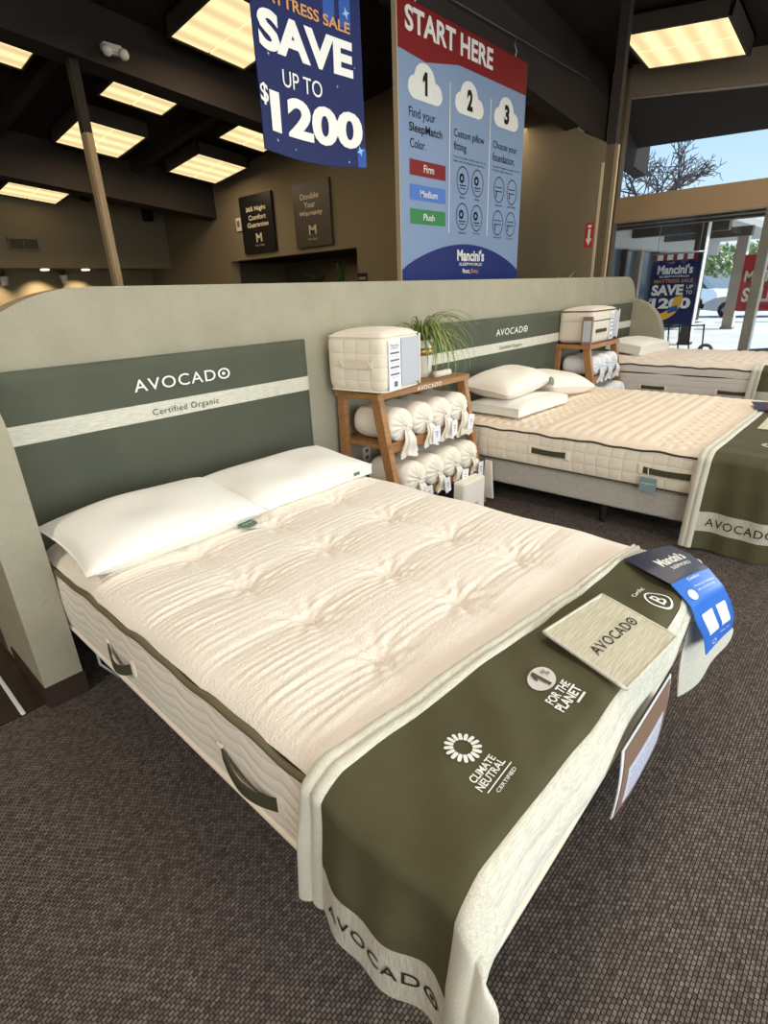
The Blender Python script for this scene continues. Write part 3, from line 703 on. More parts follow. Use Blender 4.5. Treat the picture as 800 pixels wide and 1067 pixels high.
TX = (.375, .755, 1.135); TY = (-.50, -.85, -1.195, -1.53, -1.825)
TUFT = [(x, y) for y in TY[1:] for x in TX]
nz1 = snoise(40, 3)
def top1(x, y, d):
    f = min(1, d/.09); z = .006
    # taut wrinkles running across the bed, bundled around the tufts
    wr = 0
    for (k, ph, am) in nz1[:14]: wr += am*math.sin(x*(5+4*k[0])+y*(175+75*k[1])+ph+1.6*math.sin(3*x+ph)+1.2*math.sin(7*x+2*ph))
    near = 0
    for tx, ty in TUFT:
        dx, dy = x-tx, y-ty; rr = dx*dx+dy*dy
        if rr < .16:
            z -= .026*math.exp(-rr/.0009)+.016*math.exp(-rr/.011)
            near += math.exp(-(dx*dx/.022+dy*dy/.006))
            ang = math.atan2(dy, dx); z += .0035*math.sin(9*ang+tx*7)*math.exp(-((math.sqrt(rr)-.07)/.05)**2)
    edge = math.exp(-((x-.14)/.12)**2)
    amp = .00025+.0008*min(1, near)+.0007*edge*(1 if y < -.75 else .3)*(.5+.5*math.sin(5*y+1)**2)
    z += wr*amp*f
    lx = abs(math.sin(PI*(x-.375)/.38)); ly = abs(math.sin(PI*(y+.85)/.335))
    z += .010*f*math.sqrt(max(0, lx*ly))
    if y < -1.93: z -= (z-.004)*min(1, (-1.93-y)/.08)
    z += .006*math.sin(y*13+1)*math.exp(-d/.06)
    return z
m1, mtop1 = mattress('cream tufted mattress with olive piping on the nearest bed', 0, 1.524, -2.36, -.21, .300, .575, top1, (knit, side_scallop), 190, 430)
handle(m1, 0, -.885, -1.085, .432, .03); handle(m1, 0, -1.60, -1.86, .425, .02)
for tx, ty in TUFT:
    g = G(); z = mtop1((tx)/1.524, (ty+2.36)/2.15)[2]
    g.lathe([(.004, -.003), (.013, -.002), (.016, .002), (.011, .006), (.003, .004)], (tx, ty, z+.001), 12); g.build('tuft_button', tan_side, m1)
g = G(); g.lathe([(.040, 0), (.043, .0015), (.040, .003)], (.656, -.80, .640), 24); o = g.build('round_tag', tag_green, m1)
q = G(); text(q, 'organic', lambda a, b: (.656+(a-.5)*.05, -.80+(b-.5)*.016, .6435), 0, 1, 0, 1); q.build('lettering', white_ink, o)
# black adjustable frame underneath
t = thing('adjustable_bed', 'black metal adjustable bed in the dark under the nearest mattress', 'bed', (.76, -1.27, 0))
g = G(); g.box(.10, 1.42, -2.22, -.28, .22, .292, .01); g.build('deck', black_metal, t)
for x in (.16, 1.36):
    for y in (-.42, -1.95): G().box(x-.025, x+.025, y-.025, y+.025, 0, .22, .004).build('leg', black_metal, t)
g = G(); g.tube([(.07, -.38, .20), (.05, -.46, .1), (.10, -.5, .02)], .006, 6); tag(g.build('power_cord', plastic_clear), 'grey cord hanging under the head of the nearest bed', 'cord')

# middle bed
def top2(x, y, d):
    f = min(1, d/.08); z = 0
    if -1.72 < y < -.98:
        z += .008*abs(math.sin(PI*(y+.98)/.082))**.7
        for tx in (3.40, 3.81, 4.23, 4.64):
            for ty in (-1.18, -1.44):
                rr = (x-tx)**2+(y-ty)**2
                if rr < .04: z -= .018*math.exp(-rr/.0012)
    else:
        a = (x/.115) % 1-.5; k = math.floor(y/.075); b = (y/.075) % 1-.5
        z += .005*abs(math.sin(PI*y/.075))
        z -= .020*math.exp(-((a*.115)**2/.0008+(b*.075)**2/.0003))
    return z*f
m2, mtop2 = mattress('tan quilted mattress with dark piping on the middle bed', 2.99, 4.92, -2.34, -.21, .330, .565, top2, (mat('knit_tan', (236, 220, 198), .88, (130, .3, 'voronoi', I3, .003)), side_grid), 150, 190, piping=piping_dark, pip=.007)
handle(m2, 2.99, -.92, -1.20, .45, .004, loose=.004); handle(m2, 2.99, -1.69, -1.99, .445, .004, loose=.004)
t = thing('hang_tag', 'small blue-grey swing tag hanging from the middle mattress handle', 'tag', (2.955, -1.75, .31))
G().box(2.952, 2.956, -1.80, -1.70, .312, .405, .001).build('card', tag_teal, t)
g = G(); g.tube([(2.954, -1.75, .405), (2.960, -1.74, .44), (2.968, -1.735, .462)], .002, 5); g.build('string', canvas, t)
g = G(); text(g, 'organic', lambda a, b: (2.951, -1.71-a*.08, .36+b*.015), 0, 1, 0, 1); g.build('lettering', white_ink, t)
t = thing('platform_base', 'grey linen platform bed base on dark legs under the middle mattress', 'bed base', (3.95, -1.27, 0))
G().box(3.0, 4.91, -2.31, -.23, .142, .322, .012).build('upholstered_frame', linen_base, t)
for x in (3.06, 4.85):
    for y in (-.5, -1.46, -2.2):
        g = G(); g.lathe([(.022, 0), (.032, .145)], (x, y, 0), 4); g.build('leg', black_metal, t, False)

# farthest bed: pillow-top
def top3(x, y, d):
    f = min(1, d/.06)
    return f*(.03*(1-math.exp(-d/.12))+.018*abs(math.sin(PI*(x+y)/.17))*abs(math.sin(PI*(x-y)/.17)))
m3, mtop3 = mattress('quilted pillow-top mattress on the farthest bed by the window', 6.0, 7.25, -2.3, -.21, .335, .685, top3, (mat('knit_far', (226, 214, 200), .88, (60, .3, 'voronoi', I3, .004)), side_wide), 80, 120, piping=piping_dark, pip=.008, extra_pipe=[(.60, .009)])
handle(m3, 6.0, -.69, -.96, .45, .003, loose=.003, w_=.04); handle(m3, 6.0, -1.45, -1.73, .455, .003, loose=.003, w_=.04)
t = thing('bed_foundation', 'dark low foundation under the farthest mattress', 'bed base', (6.6, -1.25, 0))
G().box(6.02, 7.22, -2.26, -.25, .08, .33, .01).build('box', linen_base, t)
for x in (6.1, 7.1):
    for y in (-.4, -2.1): G().box(x-.03, x+.03, y-.03, y+.03, 0, .08).build('leg', black_metal, t)

# ============================================================ pillows
def pillow(lab, c, w_, d, h, rz=0, tilt=(0, 0), m=knit_cool, gusset=0., group=None, pinch=.10, seed=0, cat='pillow'):
    t = thing('pillow', lab, cat, c, group)
    rot = Matrix.Rotation(rz, 3, 'Z') @ Matrix.Rotation(tilt[0], 3, 'X') @ Matrix.Rotation(tilt[1], 3, 'Y')
    r = np.random.RandomState(seed); ph = r.uniform(0, 6.28, 6)
    def P(a, b, s):
        u, v = 2*a-1, 2*b-1
        x = u*(1-pinch*(1-v*v)*abs(u)**3*.6)*w_/2; y = v*(1-pinch*(1-u*u)*abs(v)**3*.6)*d/2
        k = max(0, (1-abs(u)**3.2)*(1-abs(v)**3.2))**.55
        z = h/2+s*(gusset/2+(h-gusset)/2*k)+.006*k*math.sin(5*u+ph[0])*math.sin(4*v+ph[1])
        if s < 0: z = max(z, .0)
        q = rot @ Vector((x, y, z)); return (c[0]+q.x, c[1]+q.y, c[2]+q.z)
    g = G(); g.grid(lambda a, b: P(a, b, 1), 40, 32); g.grid(lambda a, b: P(a, b, -1), 40, 32, flip=True)
    if gusset:
        for a in (0, 1): g.grid(lambda b, s: P(a, b, 2*s-1), 32, 2)
        for b in (0, 1): g.grid(lambda a, s: P(a, b, 2*s-1), 40, 2)
    g.build('cushion', m, t)
    edge = [P(k/20, 0, 0) for k in range(20)]+[P(1, k/16, 0) for k in range(16)]+[P(1-k/20, 1, 0) for k in range(20)]+[P(0, 1-k/16, 0) for k in range(16)]
    if gusset:
        for s in (1, -1):
            e2 = [P(k/20, 0, s) for k in range(20)]+[P(1, k/16, s) for k in range(16)]+[P(1-k/20, 1, s) for k in range(20)]+[P(0, 1-k/16, s) for k in range(16)]
            g = G(); g.tube(e2, .003, 5, True); g.build('seam', m, t)
    else:
        g = G(); g.tube(edge, .004, 5, True); g.build('seam', m, t)
    return t, P
G1 = 'white knit pillows on the nearest bed'
pillow('plump white pillow at the left head of the nearest bed', (.385, -.545, .607), .77, .50, .175, .0, (.10, 0), knit_cool, 0., G1, seed=1)
tp, PP = pillow('flatter gusseted white pillow at the right head of the nearest bed', (1.10, -.525, .607), .77, .45, .155, -.02, (.07, 0), knit_cool, .05, G1, seed=2)
pp = PP(.86, 0, -.1); G().box(pp[0]-.02, pp[0]+.02, pp[1]-.006, pp[1]-.002, pp[2]-.008, pp[2]+.008).build('green_label', tag_green, tp)
G2 = 'pillows stacked on the middle bed'
pillow('flat gusseted pillow at the bottom of the stack on the middle bed', (3.50, -.52, .60), .76, .48, .13, -.05, (0, 0), knit_cool, .06, G2, seed=3)
tp, PP = pillow('cream pillow lying on top of the stack on the middle bed', (3.52, -.40, .725), .74, .46, .20, -.02, (.10, -.05), knit, 0., G2, seed=4)
pp = PP(.9, .0, .2); g = G(); g.lathe([(.035, 0), (.036, .003), (.034, .004)], (pp[0], pp[1]-.012, pp[2]-.01), 16, ax=Matrix.Rotation(1.2, 3, 'X')); g.build('round_label', tag_green, tp)
pillow('cream pillow leaning down to the right of the stack on the middle bed', (4.20, -.46, .63), .80, .48, .20, -.08, (.10, .13), knit, 0., G2, seed=5)
pillow('pale thick pillow on the farthest bed beside the rounded wing wall', (6.55, -.42, .755), .72, .42, .17, -.15, (.12, 0), knit_cool, .09, None, seed=6)

# ============================================================ throws over the bed ends
class Throw:
    """cloth laid across a bed end. a = metres across the bed from its left edge (negative hangs down the left side), v = 0 at the head edge, 1 at the foot hem"""
    def __init__(s, x0, x1, yfoot, ztop, yh, yf, wid, R=.035, amp=.006, seed=0, side_out=.034):
        s.__dict__.update(x0=x0, x1=x1, yfoot=yfoot, ztop=ztop, yh=yh, yf=yf, wid=wid, R=R, amp=amp, so=side_out)
        r = np.random.RandomState(seed); s.ph = r.uniform(0, 6.28, 12)
    def bend(s, e):
        R = s.R
        if e <= 0: return 0., 0.
        if e < PI/2*R: return R*math.sin(e/R), R*(1-math.cos(e/R))
        return R+.10*(e-PI/2*R)*0+.0*e, R+(e-PI/2*R)
    def at(s, a, v, n=0.):
        ya = s.yh(a); yb = s.yf(a); y = ya+(yb-ya)*v
        W = s.wid; R = s.R
        dx = 0.; x = s.x0+a; sgn = 0
        if a < R: e = R-a; o_, dx = s.bend(e); x = s.x0+R-o_; sgn = -1
        elif a > W-R: e = a-(W-R); o_, dx = s.bend(e); x = s.x0+W-R+o_; sgn = 1
        yfe = s.yfoot+R
        ey = max(0, yfe-y); o_, dy = s.bend(ey)
        k = 1-min(1, max(0, (dx-.02)/.16)); k = k*k*(3-2*k)
        yy = y if ey <= 0 else yfe-(k*(o_+.25*dy)+(1-k)*ey)
        z = s.ztop-dx-k*dy*.97
        p = s.ph; sidef = min(1, dx/.2)
        # soft folds: along the bed on top, vertical on the drops
        fold = s.amp*(math.sin(9*a+5*v+p[0])*.45+math.sin(17*a-6*v+p[1])*.3+.3*math.sin(31*a+9*v+p[5])*math.sin(6*v+3*a+p[6]))*(1-sidef)*(.4+.6*math.sin(PI*min(1, max(0, v))))
        hang = sidef*(.012*math.sin(11*v+p[2])+.008*math.sin(21*v+p[3]))
        sq = min(1, dx/.05); sq = sq*sq*(3-2*sq)
        if sgn: x += sgn*((s.so if sgn < 0 else s.so*.5)*sq+hang*(1 if sgn < 0 else .3)+.015*sidef*sidef+n*sq)
        fl = (1-k)*0+k*min(1, dy/.06)
        yy -= fl*(.010+.008*math.sin(13*a+p[4]))+n*fl
        return (x, yy, z+fold+n*(1-max(sidef, fl*.8)))
throw_parts = []
def make_throw(T, lab, bands, a0, a1, loc, group='throws over the bed ends'):
    t = thing('bed_throw', lab, 'throw', loc, group)
    for nm, m, aa0, aa1, v0, v1, n, ridge in bands:
        g = G(); nu = max(6, int((aa1-aa0)/.014)); nv = max(4, int((v1-v0)*T_len/.012))
        def f(u, w_, nn): return T.at(aa0+(aa1-aa0)*u, v0+(v1-v0)*w_, n+nn)
        rd = (lambda w_: .007*abs(math.sin(2*PI*w_))**.7 if ridge else 0)
        if ridge: nv = max(nv, 24)
        g.grid(lambda u, w_: f(u, w_, .004+rd(w_)), nu, nv); g.grid(lambda u, w_: f(u, w_, 0), nu, nv, flip=True)
        for b in (0, 1): g.grid(lambda u, c: f(u, b, .004*c), nu, 1); g.grid(lambda u, c: f(b, u, .004*c), nv, 1)
        g.build(nm, m, t)
    return t
T_len = .5
# nearest bed
T1 = Throw(0, 1.524, -2.385, .642, lambda a: -1.985-.11*max(a, -.5), lambda a: -2.465+.10*min(1, max(0, (a-1.1)/.35)), 1.524, seed=2, amp=.015)
VH, VF = .125, .80
D0 = -.395; D1 = 1.42
th1 = make_throw(T1, 'olive throw with pale borders laid across the foot of the nearest bed', [
    ('centre_panel', olive_throw, D0+.165, D1-.13, VH, VF, 0, False), ('head_border', heather, D0, D1, 0, VH, .001, True),
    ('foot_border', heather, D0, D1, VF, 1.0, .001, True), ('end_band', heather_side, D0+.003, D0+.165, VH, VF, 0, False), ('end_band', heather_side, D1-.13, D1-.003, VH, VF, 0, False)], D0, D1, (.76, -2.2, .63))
g = G()
def hem(u, v):   # reading along the bed's left side, letters upright against the drop
    return T1.at(D0+.070+v*.038, VH+.07+u*(VF-VH-.10), .0065)
text(g, 'AVOCADO', hem, 0, .98, 0, 1, .004, 1.12, sub=.05); disc2(g, hem, .915, .5, .02, .15, 12); g.build('hem_lettering', dark_ink, th1)
def onthrow(T, cx, cv_y, n=.0075):
    """local metres (u along +x, w towards the head) about a point on the cloth"""
    def f(u, w_):
        a = cx+u; ya = T.yh(a); yb = T.yf(a); y = cv_y+w_; return T.at(a, (y-ya)/(yb-ya), n)
    return f
fn = onthrow(T1, .222, -2.207); g = G()
for k in range(16):
    th = 2*PI*k/16; c, s_ = math.cos(th), math.sin(th); pts = []
    for rr, ww in ((.020, .0028), (.024, .0042), (.037, .0042), (.040, .002)): pts.append((rr, ww))
    L = [(r_*c-w_*s_, r_*s_+w_*c) for r_, w_ in pts]+[(r_*c+w_*s_, r_*s_-w_*c) for r_, w_ in pts[::-1]]
    poly2(g, fn, L)
fn = onthrow(T1, .208, -2.283)
text(g, 'CLIMATE', fn, -.044, .034, .008, .025, .02); text(g, 'NEUTRAL', fn, -.050, .038, -.012, .005, .02); rect2(g, fn, -.044, .044, -.022, -.0195); text(g, 'CERTIFIED', fn, -.030, .038, -.037, -.029, .01)
g.build('climate_emblem', white_ink, th1)
fn = onthrow(T1, .53, -2.230); g = G(); disc2(g, fn, 0, 0, .042, .032, 26); g.build('one_percent_disc', mat('disc_grey', (206, 200, 194), .8), th1)
fn2 = onthrow(T1, .53, -2.230, .010); g = G(); poly2(g, fn2, [(-.018+.026*a_, -.026+.052*b_) for a_, b_ in ONE]); text(g, '%', fn2, .012, .030, -.008, .012, 0); g.build('one_percent_figure', olive_throw, th1)
fn = onthrow(T1, .52, -2.312); g = G(); text(g, 'FOR THE', fn, -.05, .045, .022, .044, .02); text(g, 'PLANET', fn, -.055, .048, -.006, .018, .03); rect2(g, fn, .0, .04, -.018, -.012); g.build('planet_lettering', white_ink, th1)
fn = onthrow(T1, 1.075, -2.335); g = G(); disc2(g, fn, 0, 0, .052, .040, 30, 0, .86); text(g, 'B', fn, -.020, .022, -.022, .022, .01); text(g, 'Certified', fn, -.045, .045, .052, .066, .01)
rect2(g, fn, -.05, .03, -.060, -.056); text(g, 'Corporation', fn, -.05, .03, -.078, -.066, .01); g.build('corporation_emblem', white_ink, th1)
# sewn label pocket
pc = [Vector((.688, -2.154, .662)), Vector((.976, -2.202, .662)), Vector((.904, -2.434, .652)), Vector((.612, -2.403, .652))]
def patch(u, v, n):
    p = pc[3].lerp(pc[2], u).lerp(pc[0].lerp(pc[1], u), v); return (p.x, p.y, p.z+n+.003*math.sin(3*u)*math.sin(PI*v))
g = G(); g.grid(lambda a, b: patch(a, b, .006), 20, 20); g.grid(lambda a, b: patch(a, b, -.003), 20, 20, flip=True)
for b in (0, 1): g.grid(lambda a, c: patch(a, b, -.003+.009*c), 20, 1); g.grid(lambda a, c: patch(b, a, -.003+.009*c), 20, 1)
pk = g.build('label_pocket', mat('pocket_stripe', (214, 209, 188), .9, None, (190, 183, 156), (60, (.25, 4, 1), .35, .65)), th1)
g = G()
for A, B in (((0, 0), (1, 0)), ((1, 0), (1, 1)), ((1, 1), (0, 1)), ((0, 1), (0, 0))): g.tube([patch(A[0]+(B[0]-A[0])*k/10, A[1]+(B[1]-A[1])*k/10, .004) for k in range(11)], .005, 6)
g.build('pocket_binding', heather, pk)
g = G(); fnp = lambda u, v: patch(u, v, .0085); avocado(g, fnp, .14, .88, .40, .53, .004, sub=.1); g.build('pocket_lettering', dark_ink, pk)
ca = [Vector(q) for q in ((1.20, -2.405, .52), (1.19, -2.42, .25), (1.575, -2.485, .34), (1.47, -2.455, .45))]
def drop(a, b, n):
    p = ca[0].lerp(ca[3], a).lerp(ca[1].lerp(ca[2], a), b); return (p.x, p.y-.02*math.sin(PI*a)*b+.008*math.sin(9*a+3*b)-n, p.z)
g = G(); g.grid(lambda a, b: drop(a, b, .003), 16, 12); g.grid(lambda a, b: drop(a, b, 0), 16, 12, flip=True); g.build('hanging_corner', heather, th1)
# blue printed sleeve over the far foot corner
t = thing('paper_sleeve', 'blue printed paper sleeve bent over the far foot corner of the nearest bed', 'sleeve', (1.4, -2.3, .65))
SL = [(1.249, -2.168, .664), (1.198, -2.258, .668), (1.173, -2.339, .662), (1.142, -2.411, .625), (1.155, -2.437, .56), (1.195, -2.456, .50), (1.197, -2.471, .44)]
SR = [(1.453, -2.26, .664), (1.426, -2.329, .664), (1.387, -2.398, .648), (1.373, -2.453, .605), (1.391, -2.482, .545), (1.432, -2.495, .48), (1.444, -2.497, .42)]
def slv(u, s):
    f = s*(len(SL)-1); i = min(int(f), len(SL)-2); q = f-i
    L = Vector(SL[i]).lerp(Vector(SL[i+1]), q); r_ = Vector(SR[i]).lerp(Vector(SR[i+1]), q); p = L.lerp(r_, u)
    return (p.x, p.y, p.z+.006*math.sin(PI*u))
def slab_part(nm, m, s0, s1, u0=0., u1=1., n=0., nu=8, ns=20, th=.003, par=None):
    g = G()
    def q(u, s, d):
        p = slv(u0+(u1-u0)*u, s0+(s1-s0)*s); return (p[0], p[1]-d*.6*min(1, s0+(s1-s0)*s+.2), p[2]+d*.8)
    g.grid(lambda a, b: q(a, b, n+th), nu, ns); g.grid(lambda a, b: q(a, b, n), nu, ns, flip=True)
    for b in (0, 1): g.grid(lambda a, c: q(a, b, n+th*c), nu, 1); g.grid(lambda a, c: q(b, a, n+th*c), ns, 1)
    return g.build(nm, m, par or t)
slab_part('navy_end', sleeve_navy, 0, .34); slab_part('blue_panel', sleeve_blue, .34, 1.0)
slab_part('white_box', paper, .62, .86, .16, .44, .0035, th=.001); slab_part('white_box', paper, .62, .86, .56, .84, .0035, th=.001)
def sfn(n): return lambda u, s: (lambda p: (p[0], p[1]-n*.6*min(1, s+.2), p[2]+n*.8))(slv(u, s))
g = G(); f5 = sfn(.005); text(g, "Mancini's", lambda a, b: f5(.28+.55*a, .20-.09*b), 0, 1, 0, 1, .03); text(g, 'SLEEPWORLD', lambda a, b: f5(.36+.44*a, .25-.03*b), 0, 1, 0, 1, .01)
text(g, 'Comfort', lambda a, b: f5(.34+.3*a, .37-.02*b), 0, 1, 0, 1, .01); text(g, 'Protect your investment', lambda a, b: f5(.36+.55*a, .43-.02*b), 0, 1, 0, 1); text(g, 'with a protector today', lambda a, b: f5(.36+.5*a, .46-.02*b), 0, 1, 0, 1)
disc2(g, lambda a, b: f5(a, b), .2, .455, .09, .035, 18); disc2(g, lambda a, b: f5(a, b), .28, .95, .07, .022, 18, 0, .75); text(g, 'Rest, Easy.', lambda a, b: f5(.5+.35*a, .93-.02*b), 0, 1, 0, 1, .01)
g.build('lettering', white_ink, t)

# placard hanging at the foot
t = thing('price_placard', 'tall curved price card hanging at the foot of the nearest bed', 'placard', (.86, -2.41, .13))
def pcard(u, v, d): return (.665+.40*u, -2.405-.006*math.sin(PI*v)-d-.004*u, .17+.25*v-.04*math.sin(PI*u)*(1-v))
for nm, m, u0, u1, v0, v1, n in (('card', paper, 0, 1, 0, 1, 0), ('brown_border', card_brown, .04, .96, .03, .97, .003), ('lilac_field', card_lilac, .14, .86, .12, .62, .0045)):
    g = G(); g.grid(lambda a, b: pcard(u0+(u1-u0)*a, v0+(v1-v0)*b, n+.002), 6, 14); g.grid(lambda a, b: pcard(u0+(u1-u0)*a, v0+(v1-v0)*b, n-.001), 6, 14, flip=True)
    for b in (0, 1): g.grid(lambda a, c: pcard(u0+(u1-u0)*a, v0+(v1-v0)*b, n-.001+.003*c), 6, 1); g.grid(lambda a, c: pcard(u0+(u1-u0)*b, v0+(v1-v0)*a, n-.001+.003*c), 14, 1)
    g.build(nm, m, t)
g = G()
for k in range(4): text(g, 'Queen Mattress', lambda a, b: pcard(.2+.6*a, .5-.1*k+.04*b, .008), 0, 1, 0, 1)
g.build('lettering', grey_ink, t)

# middle bed throw
T2 = Throw(2.99, 1, -2.36, .615, lambda a: -2.0-.03*a, lambda a: -2.56, 1.93, seed=5, amp=.004, side_out=.034)
E0 = -.575; E1 = 2.2
th2 = make_throw(T2, 'olive throw with pale borders hanging to the floor on the middle bed', [
    ('upper_panel', olive_throw, -.335, 2.1, .13, .86, 0, False), ('head_border', heather, E0, E1, 0, .13, .001, True), ('foot_border', heather, E0, E1, .86, 1, .001, True),
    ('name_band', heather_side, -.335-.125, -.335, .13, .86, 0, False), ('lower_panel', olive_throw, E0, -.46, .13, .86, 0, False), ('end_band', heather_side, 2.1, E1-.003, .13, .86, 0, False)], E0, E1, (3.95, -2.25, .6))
g = G(); h2 = lambda u, v: T2.at(-.335-.09+v*.05, .20+u*.62, .007); text(g, 'AVOCADO', h2, 0, 1, 0, 1, .004, 1.12, sub=.1); g.build('hem_lettering', dark_ink, th2)
fn = onthrow(T2, .30, -2.30); g = G()
for k in range(14):
    th = 2*PI*k/14; c, s_ = math.cos(th), math.sin(th); L = [(r_*c-w_*s_, r_*s_+w_*c) for r_, w_ in ((.028, .004), (.05, .005))]+[(r_*c+w_*s_, r_*s_-w_*c) for r_, w_ in ((.05, .005), (.028, .004))]
    poly2(g, fn, L)
g.build('climate_emblem', white_ink, th2)
fn = onthrow(T2, .9, -2.27, .012); g = G(); g.grid(lambda a, b: fn(-.2+.4*a, -.11+.22*b), 14, 8); fn_ = onthrow(T2, .9, -2.27, .005); g.grid(lambda a, b: fn_(-.2+.4*a, -.11+.22*b), 14, 8, flip=True); g.build('label_pocket', MATS.get('pocket_stripe'), th2)
t = thing('folded_leaflet', 'small navy and red leaflet lying at the far end of the middle bed', 'leaflet', (4.42, -2.12, .63))
G().box(4.28, 4.62, -2.24, -2.02, .632, .640, .002, rot=Matrix.Rotation(.3, 3, 'Z')).build('leaf', sleeve_navy, t)
G().box(4.30, 4.44, -2.22, -2.10, .6405, .643, rot=Matrix.Rotation(.3, 3, 'Z')).build('red_flash', board_red, t)
# farthest bed throw
T3 = Throw(6.0, 1, -2.33, .735, lambda a: -1.73-.05*a, lambda a: -2.38, 1.25, seed=8, amp=.003, side_out=.034)
make_throw(T3, 'olive throw with pale borders over the foot of the farthest bed', [
    ('centre_panel', olive_throw, -.22, 1.3, .13, .9, 0, False), ('head_border', heather, -.5, 1.5, 0, .13, .001, True), ('foot_border', heather, -.5, 1.5, .9, 1, .001, True),
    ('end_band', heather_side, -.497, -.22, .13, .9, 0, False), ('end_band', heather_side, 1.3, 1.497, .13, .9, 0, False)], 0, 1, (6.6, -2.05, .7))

# ============================================================ ladder shelves, bags, plant
def ladder_shelf(x0, x1, lab, lettering):
    t = thing('ladder_shelf', lab, 'shelf', ((x0+x1)/2, -.3, 0), 'wooden ladder shelves')
    G().box(x0-.02, x1+.01, -.43, -.03, .925, .965, .004).build('top_board', wood, t)
    yl = lambda z: -.41-.20*(1-z/.93)
    for z in (.605, .255):
        g = G(); g.box(x0+.02, x1-.02, yl(z)+.0, -.05, z, z+.028, .003); g.box(x0+.01, x1-.01, yl(z)-.004, yl(z)+.022, z-.02, z+.045, .003); g.build('shelf_board', wood, t)
    for x in (x0, x1-.045):
        g = G(); n = 1
        vs = [(x, yl(.93)-.005, .93), (x+.045, yl(.93)-.005, .93), (x+.045, yl(.93)+.065, .93), (x, yl(.93)+.065, .93), (x, yl(0)-.005, 0), (x+.045, yl(0)-.005, 0), (x+.045, yl(0)+.065, 0), (x, yl(0)+.065, 0)]
        g.add(vs, [(0, 1, 2, 3), (7, 6, 5, 4), (0, 4, 5, 1), (1, 5, 6, 2), (2, 6, 7, 3), (3, 7, 4, 0)]); g.build('front_leg', wood, t)
        G().box(x, x+.045, -.10, -.04, 0, .93, .003).build('back_leg', wood, t)
    if lettering:
        g = G(); text(g, 'AVOCADO', lambda a, b: (x0+.36+.27*a, -.4335, .932+.026*b), 0, 1, 0, 1, .01, 1.1); g.build('brand_lettering', white_ink, t)
    return t
ladder_shelf(1.93, 2.905, 'wooden ladder shelf with rolled bags between the nearest and middle beds', True)
ladder_shelf(5.12, 5.90, 'wooden ladder shelf with white bags between the middle and farthest beds', False)

def zip_bag(lab, x0, x1, y0, y1, z0, h, dark=False, rot=0.):
    """quilted carry bag: soft box with rounded edges, handle, window and care label"""
    cx, cy = (x0+x1)/2, (y0+y1)/2; t = thing('zip_bag', lab, 'bag', (cx, cy, z0))
    Rz = Matrix.Rotation(rot, 3, 'Z')
    W_, D_ = x1-x0, y1-y0
    def W(x, y, z): q = Rz @ Vector((x, y, 0)); return (cx+q.x, cy+q.y, z0+z)
    def sph(u, v):
        th = 2*PI*u; ph = -PI/2+PI*v; e1, e2 = .22, .28
        f = lambda a, e_: math.copysign(abs(a)**e_, a)
        cx_, sx_ = f(math.cos(ph), e2), f(math.sin(ph), e2)
        x = f(math.cos(th), e1)*cx_*W_/2; y = f(math.sin(th), e1)*cx_*D_/2; z = h/2+sx_*h/2
        if v > .5: z += .022*(1-(2*x/W_)**2)*(1-(2*y/D_)**2)*max(0, sx_)
        return W(x, y, max(0, z))
    g = G(); g.grid(sph, 72, 36, wrapu=True); g.build('quilted_body', bag_quilt if not dark else tan_side, t)
    rim = lambda z, k=.97: [W(*( (lambda a: (math.copysign(abs(math.cos(a))**.22, math.cos(a))*W_/2*k, math.copysign(abs(math.sin(a))**.22, math.sin(a))*D_/2*k))(2*PI*i/64)), z) for i in range(64)]
    g = G(); g.tube(rim(h*.93), .006, 6, True); g.build('piping', piping_dark if dark else canvas, t)
    g = G(); g.tube(rim(h*(.66 if dark else .045), .985 if dark else .96), .006, 6, True); g.build('piping', piping_dark if dark else canvas, t)
    xl = -W_/2-.003
    # side handle on the left face (and on the dark bag on the front)
    if not dark:
        g = G(); g.box(-.004, .004, -.13, .13, -.028, .028, .003)
        q = G(); q.add([W(xl-.004+a, b-.02, h*.50+c) for a, b, c in g.v], g.f); hd = q.build('handle', tan_side, t)
        g = G()
        for yy in (-.11, .11):
            for s_ in (-1, 1): g.tube([W(xl-.009, yy-.02-.016, h*.5-s_*.02), W(xl-.009, yy-.02+.016, h*.5+s_*.02)], .002, 5)
        g.build('cross_stitch', knit_side, hd)
    else:
        g = G(); g.box(-W_*.36, W_*.02, -D_/2-.010, -D_/2-.001, h*.32, h*.42, .003)
        q = G(); q.add([W(a, b, c) for a, b, c in g.v], g.f); q.build('handle', olive_dark, t)
    yf = -D_/2-.004
    xa, xb = (-W_*.40, -W_*.10) if not dark else (W_*.14, W_*.28)
    lf = lambda n: (lambda u, v: W(xa+(xb-xa)*u, yf-n, h*.06+h*.82*v))
    g = G(); f0 = lf(.002); g.grid(lambda a, b: f0(a, b), 3, 3); f1 = lf(-.004); g.grid(lambda a, b: f1(a, b), 3, 3, flip=True); lb = g.build('care_label', paper, t)
    g = G(); f0 = lf(.004)
    for k in range(4): rect2(g, f0, .12, .88, .72-.14*k, .755-.14*k); text(g, 'organic cotton', f0, .2, .8, .66-.14*k, .69-.14*k)
    text(g, 'Mattress', f0, .15, .85, .86, .92); text(g, 'protector', f0, .2, .8, .80, .85); rect2(g, f0, .4, .7, .06, .17); g.build('label_print', grey_ink, lb)
    wa, wb = (xb+.01, W_*.40) if not dark else (xb+.01, W_*.46)
    g = G(); g.box(wa, wb, yf-.001, yf+.003, h*.10, h*.88, .002); q = G(); q.add([W(a, b, c) for a, b, c in g.v], g.f); q.build('clear_window', fab_print, t)
    g = G(); g.tube([W(wb+.01, yf, h*(.06+.86*k/8)) for k in range(9)], .007, 6); g.build('window_binding', canvas, t)
    return t
zip_bag('cube-shaped cream quilted bag with a long white label on the near ladder shelf', 1.865, 2.295, -.475, -.03, .966, .36, False, .13)
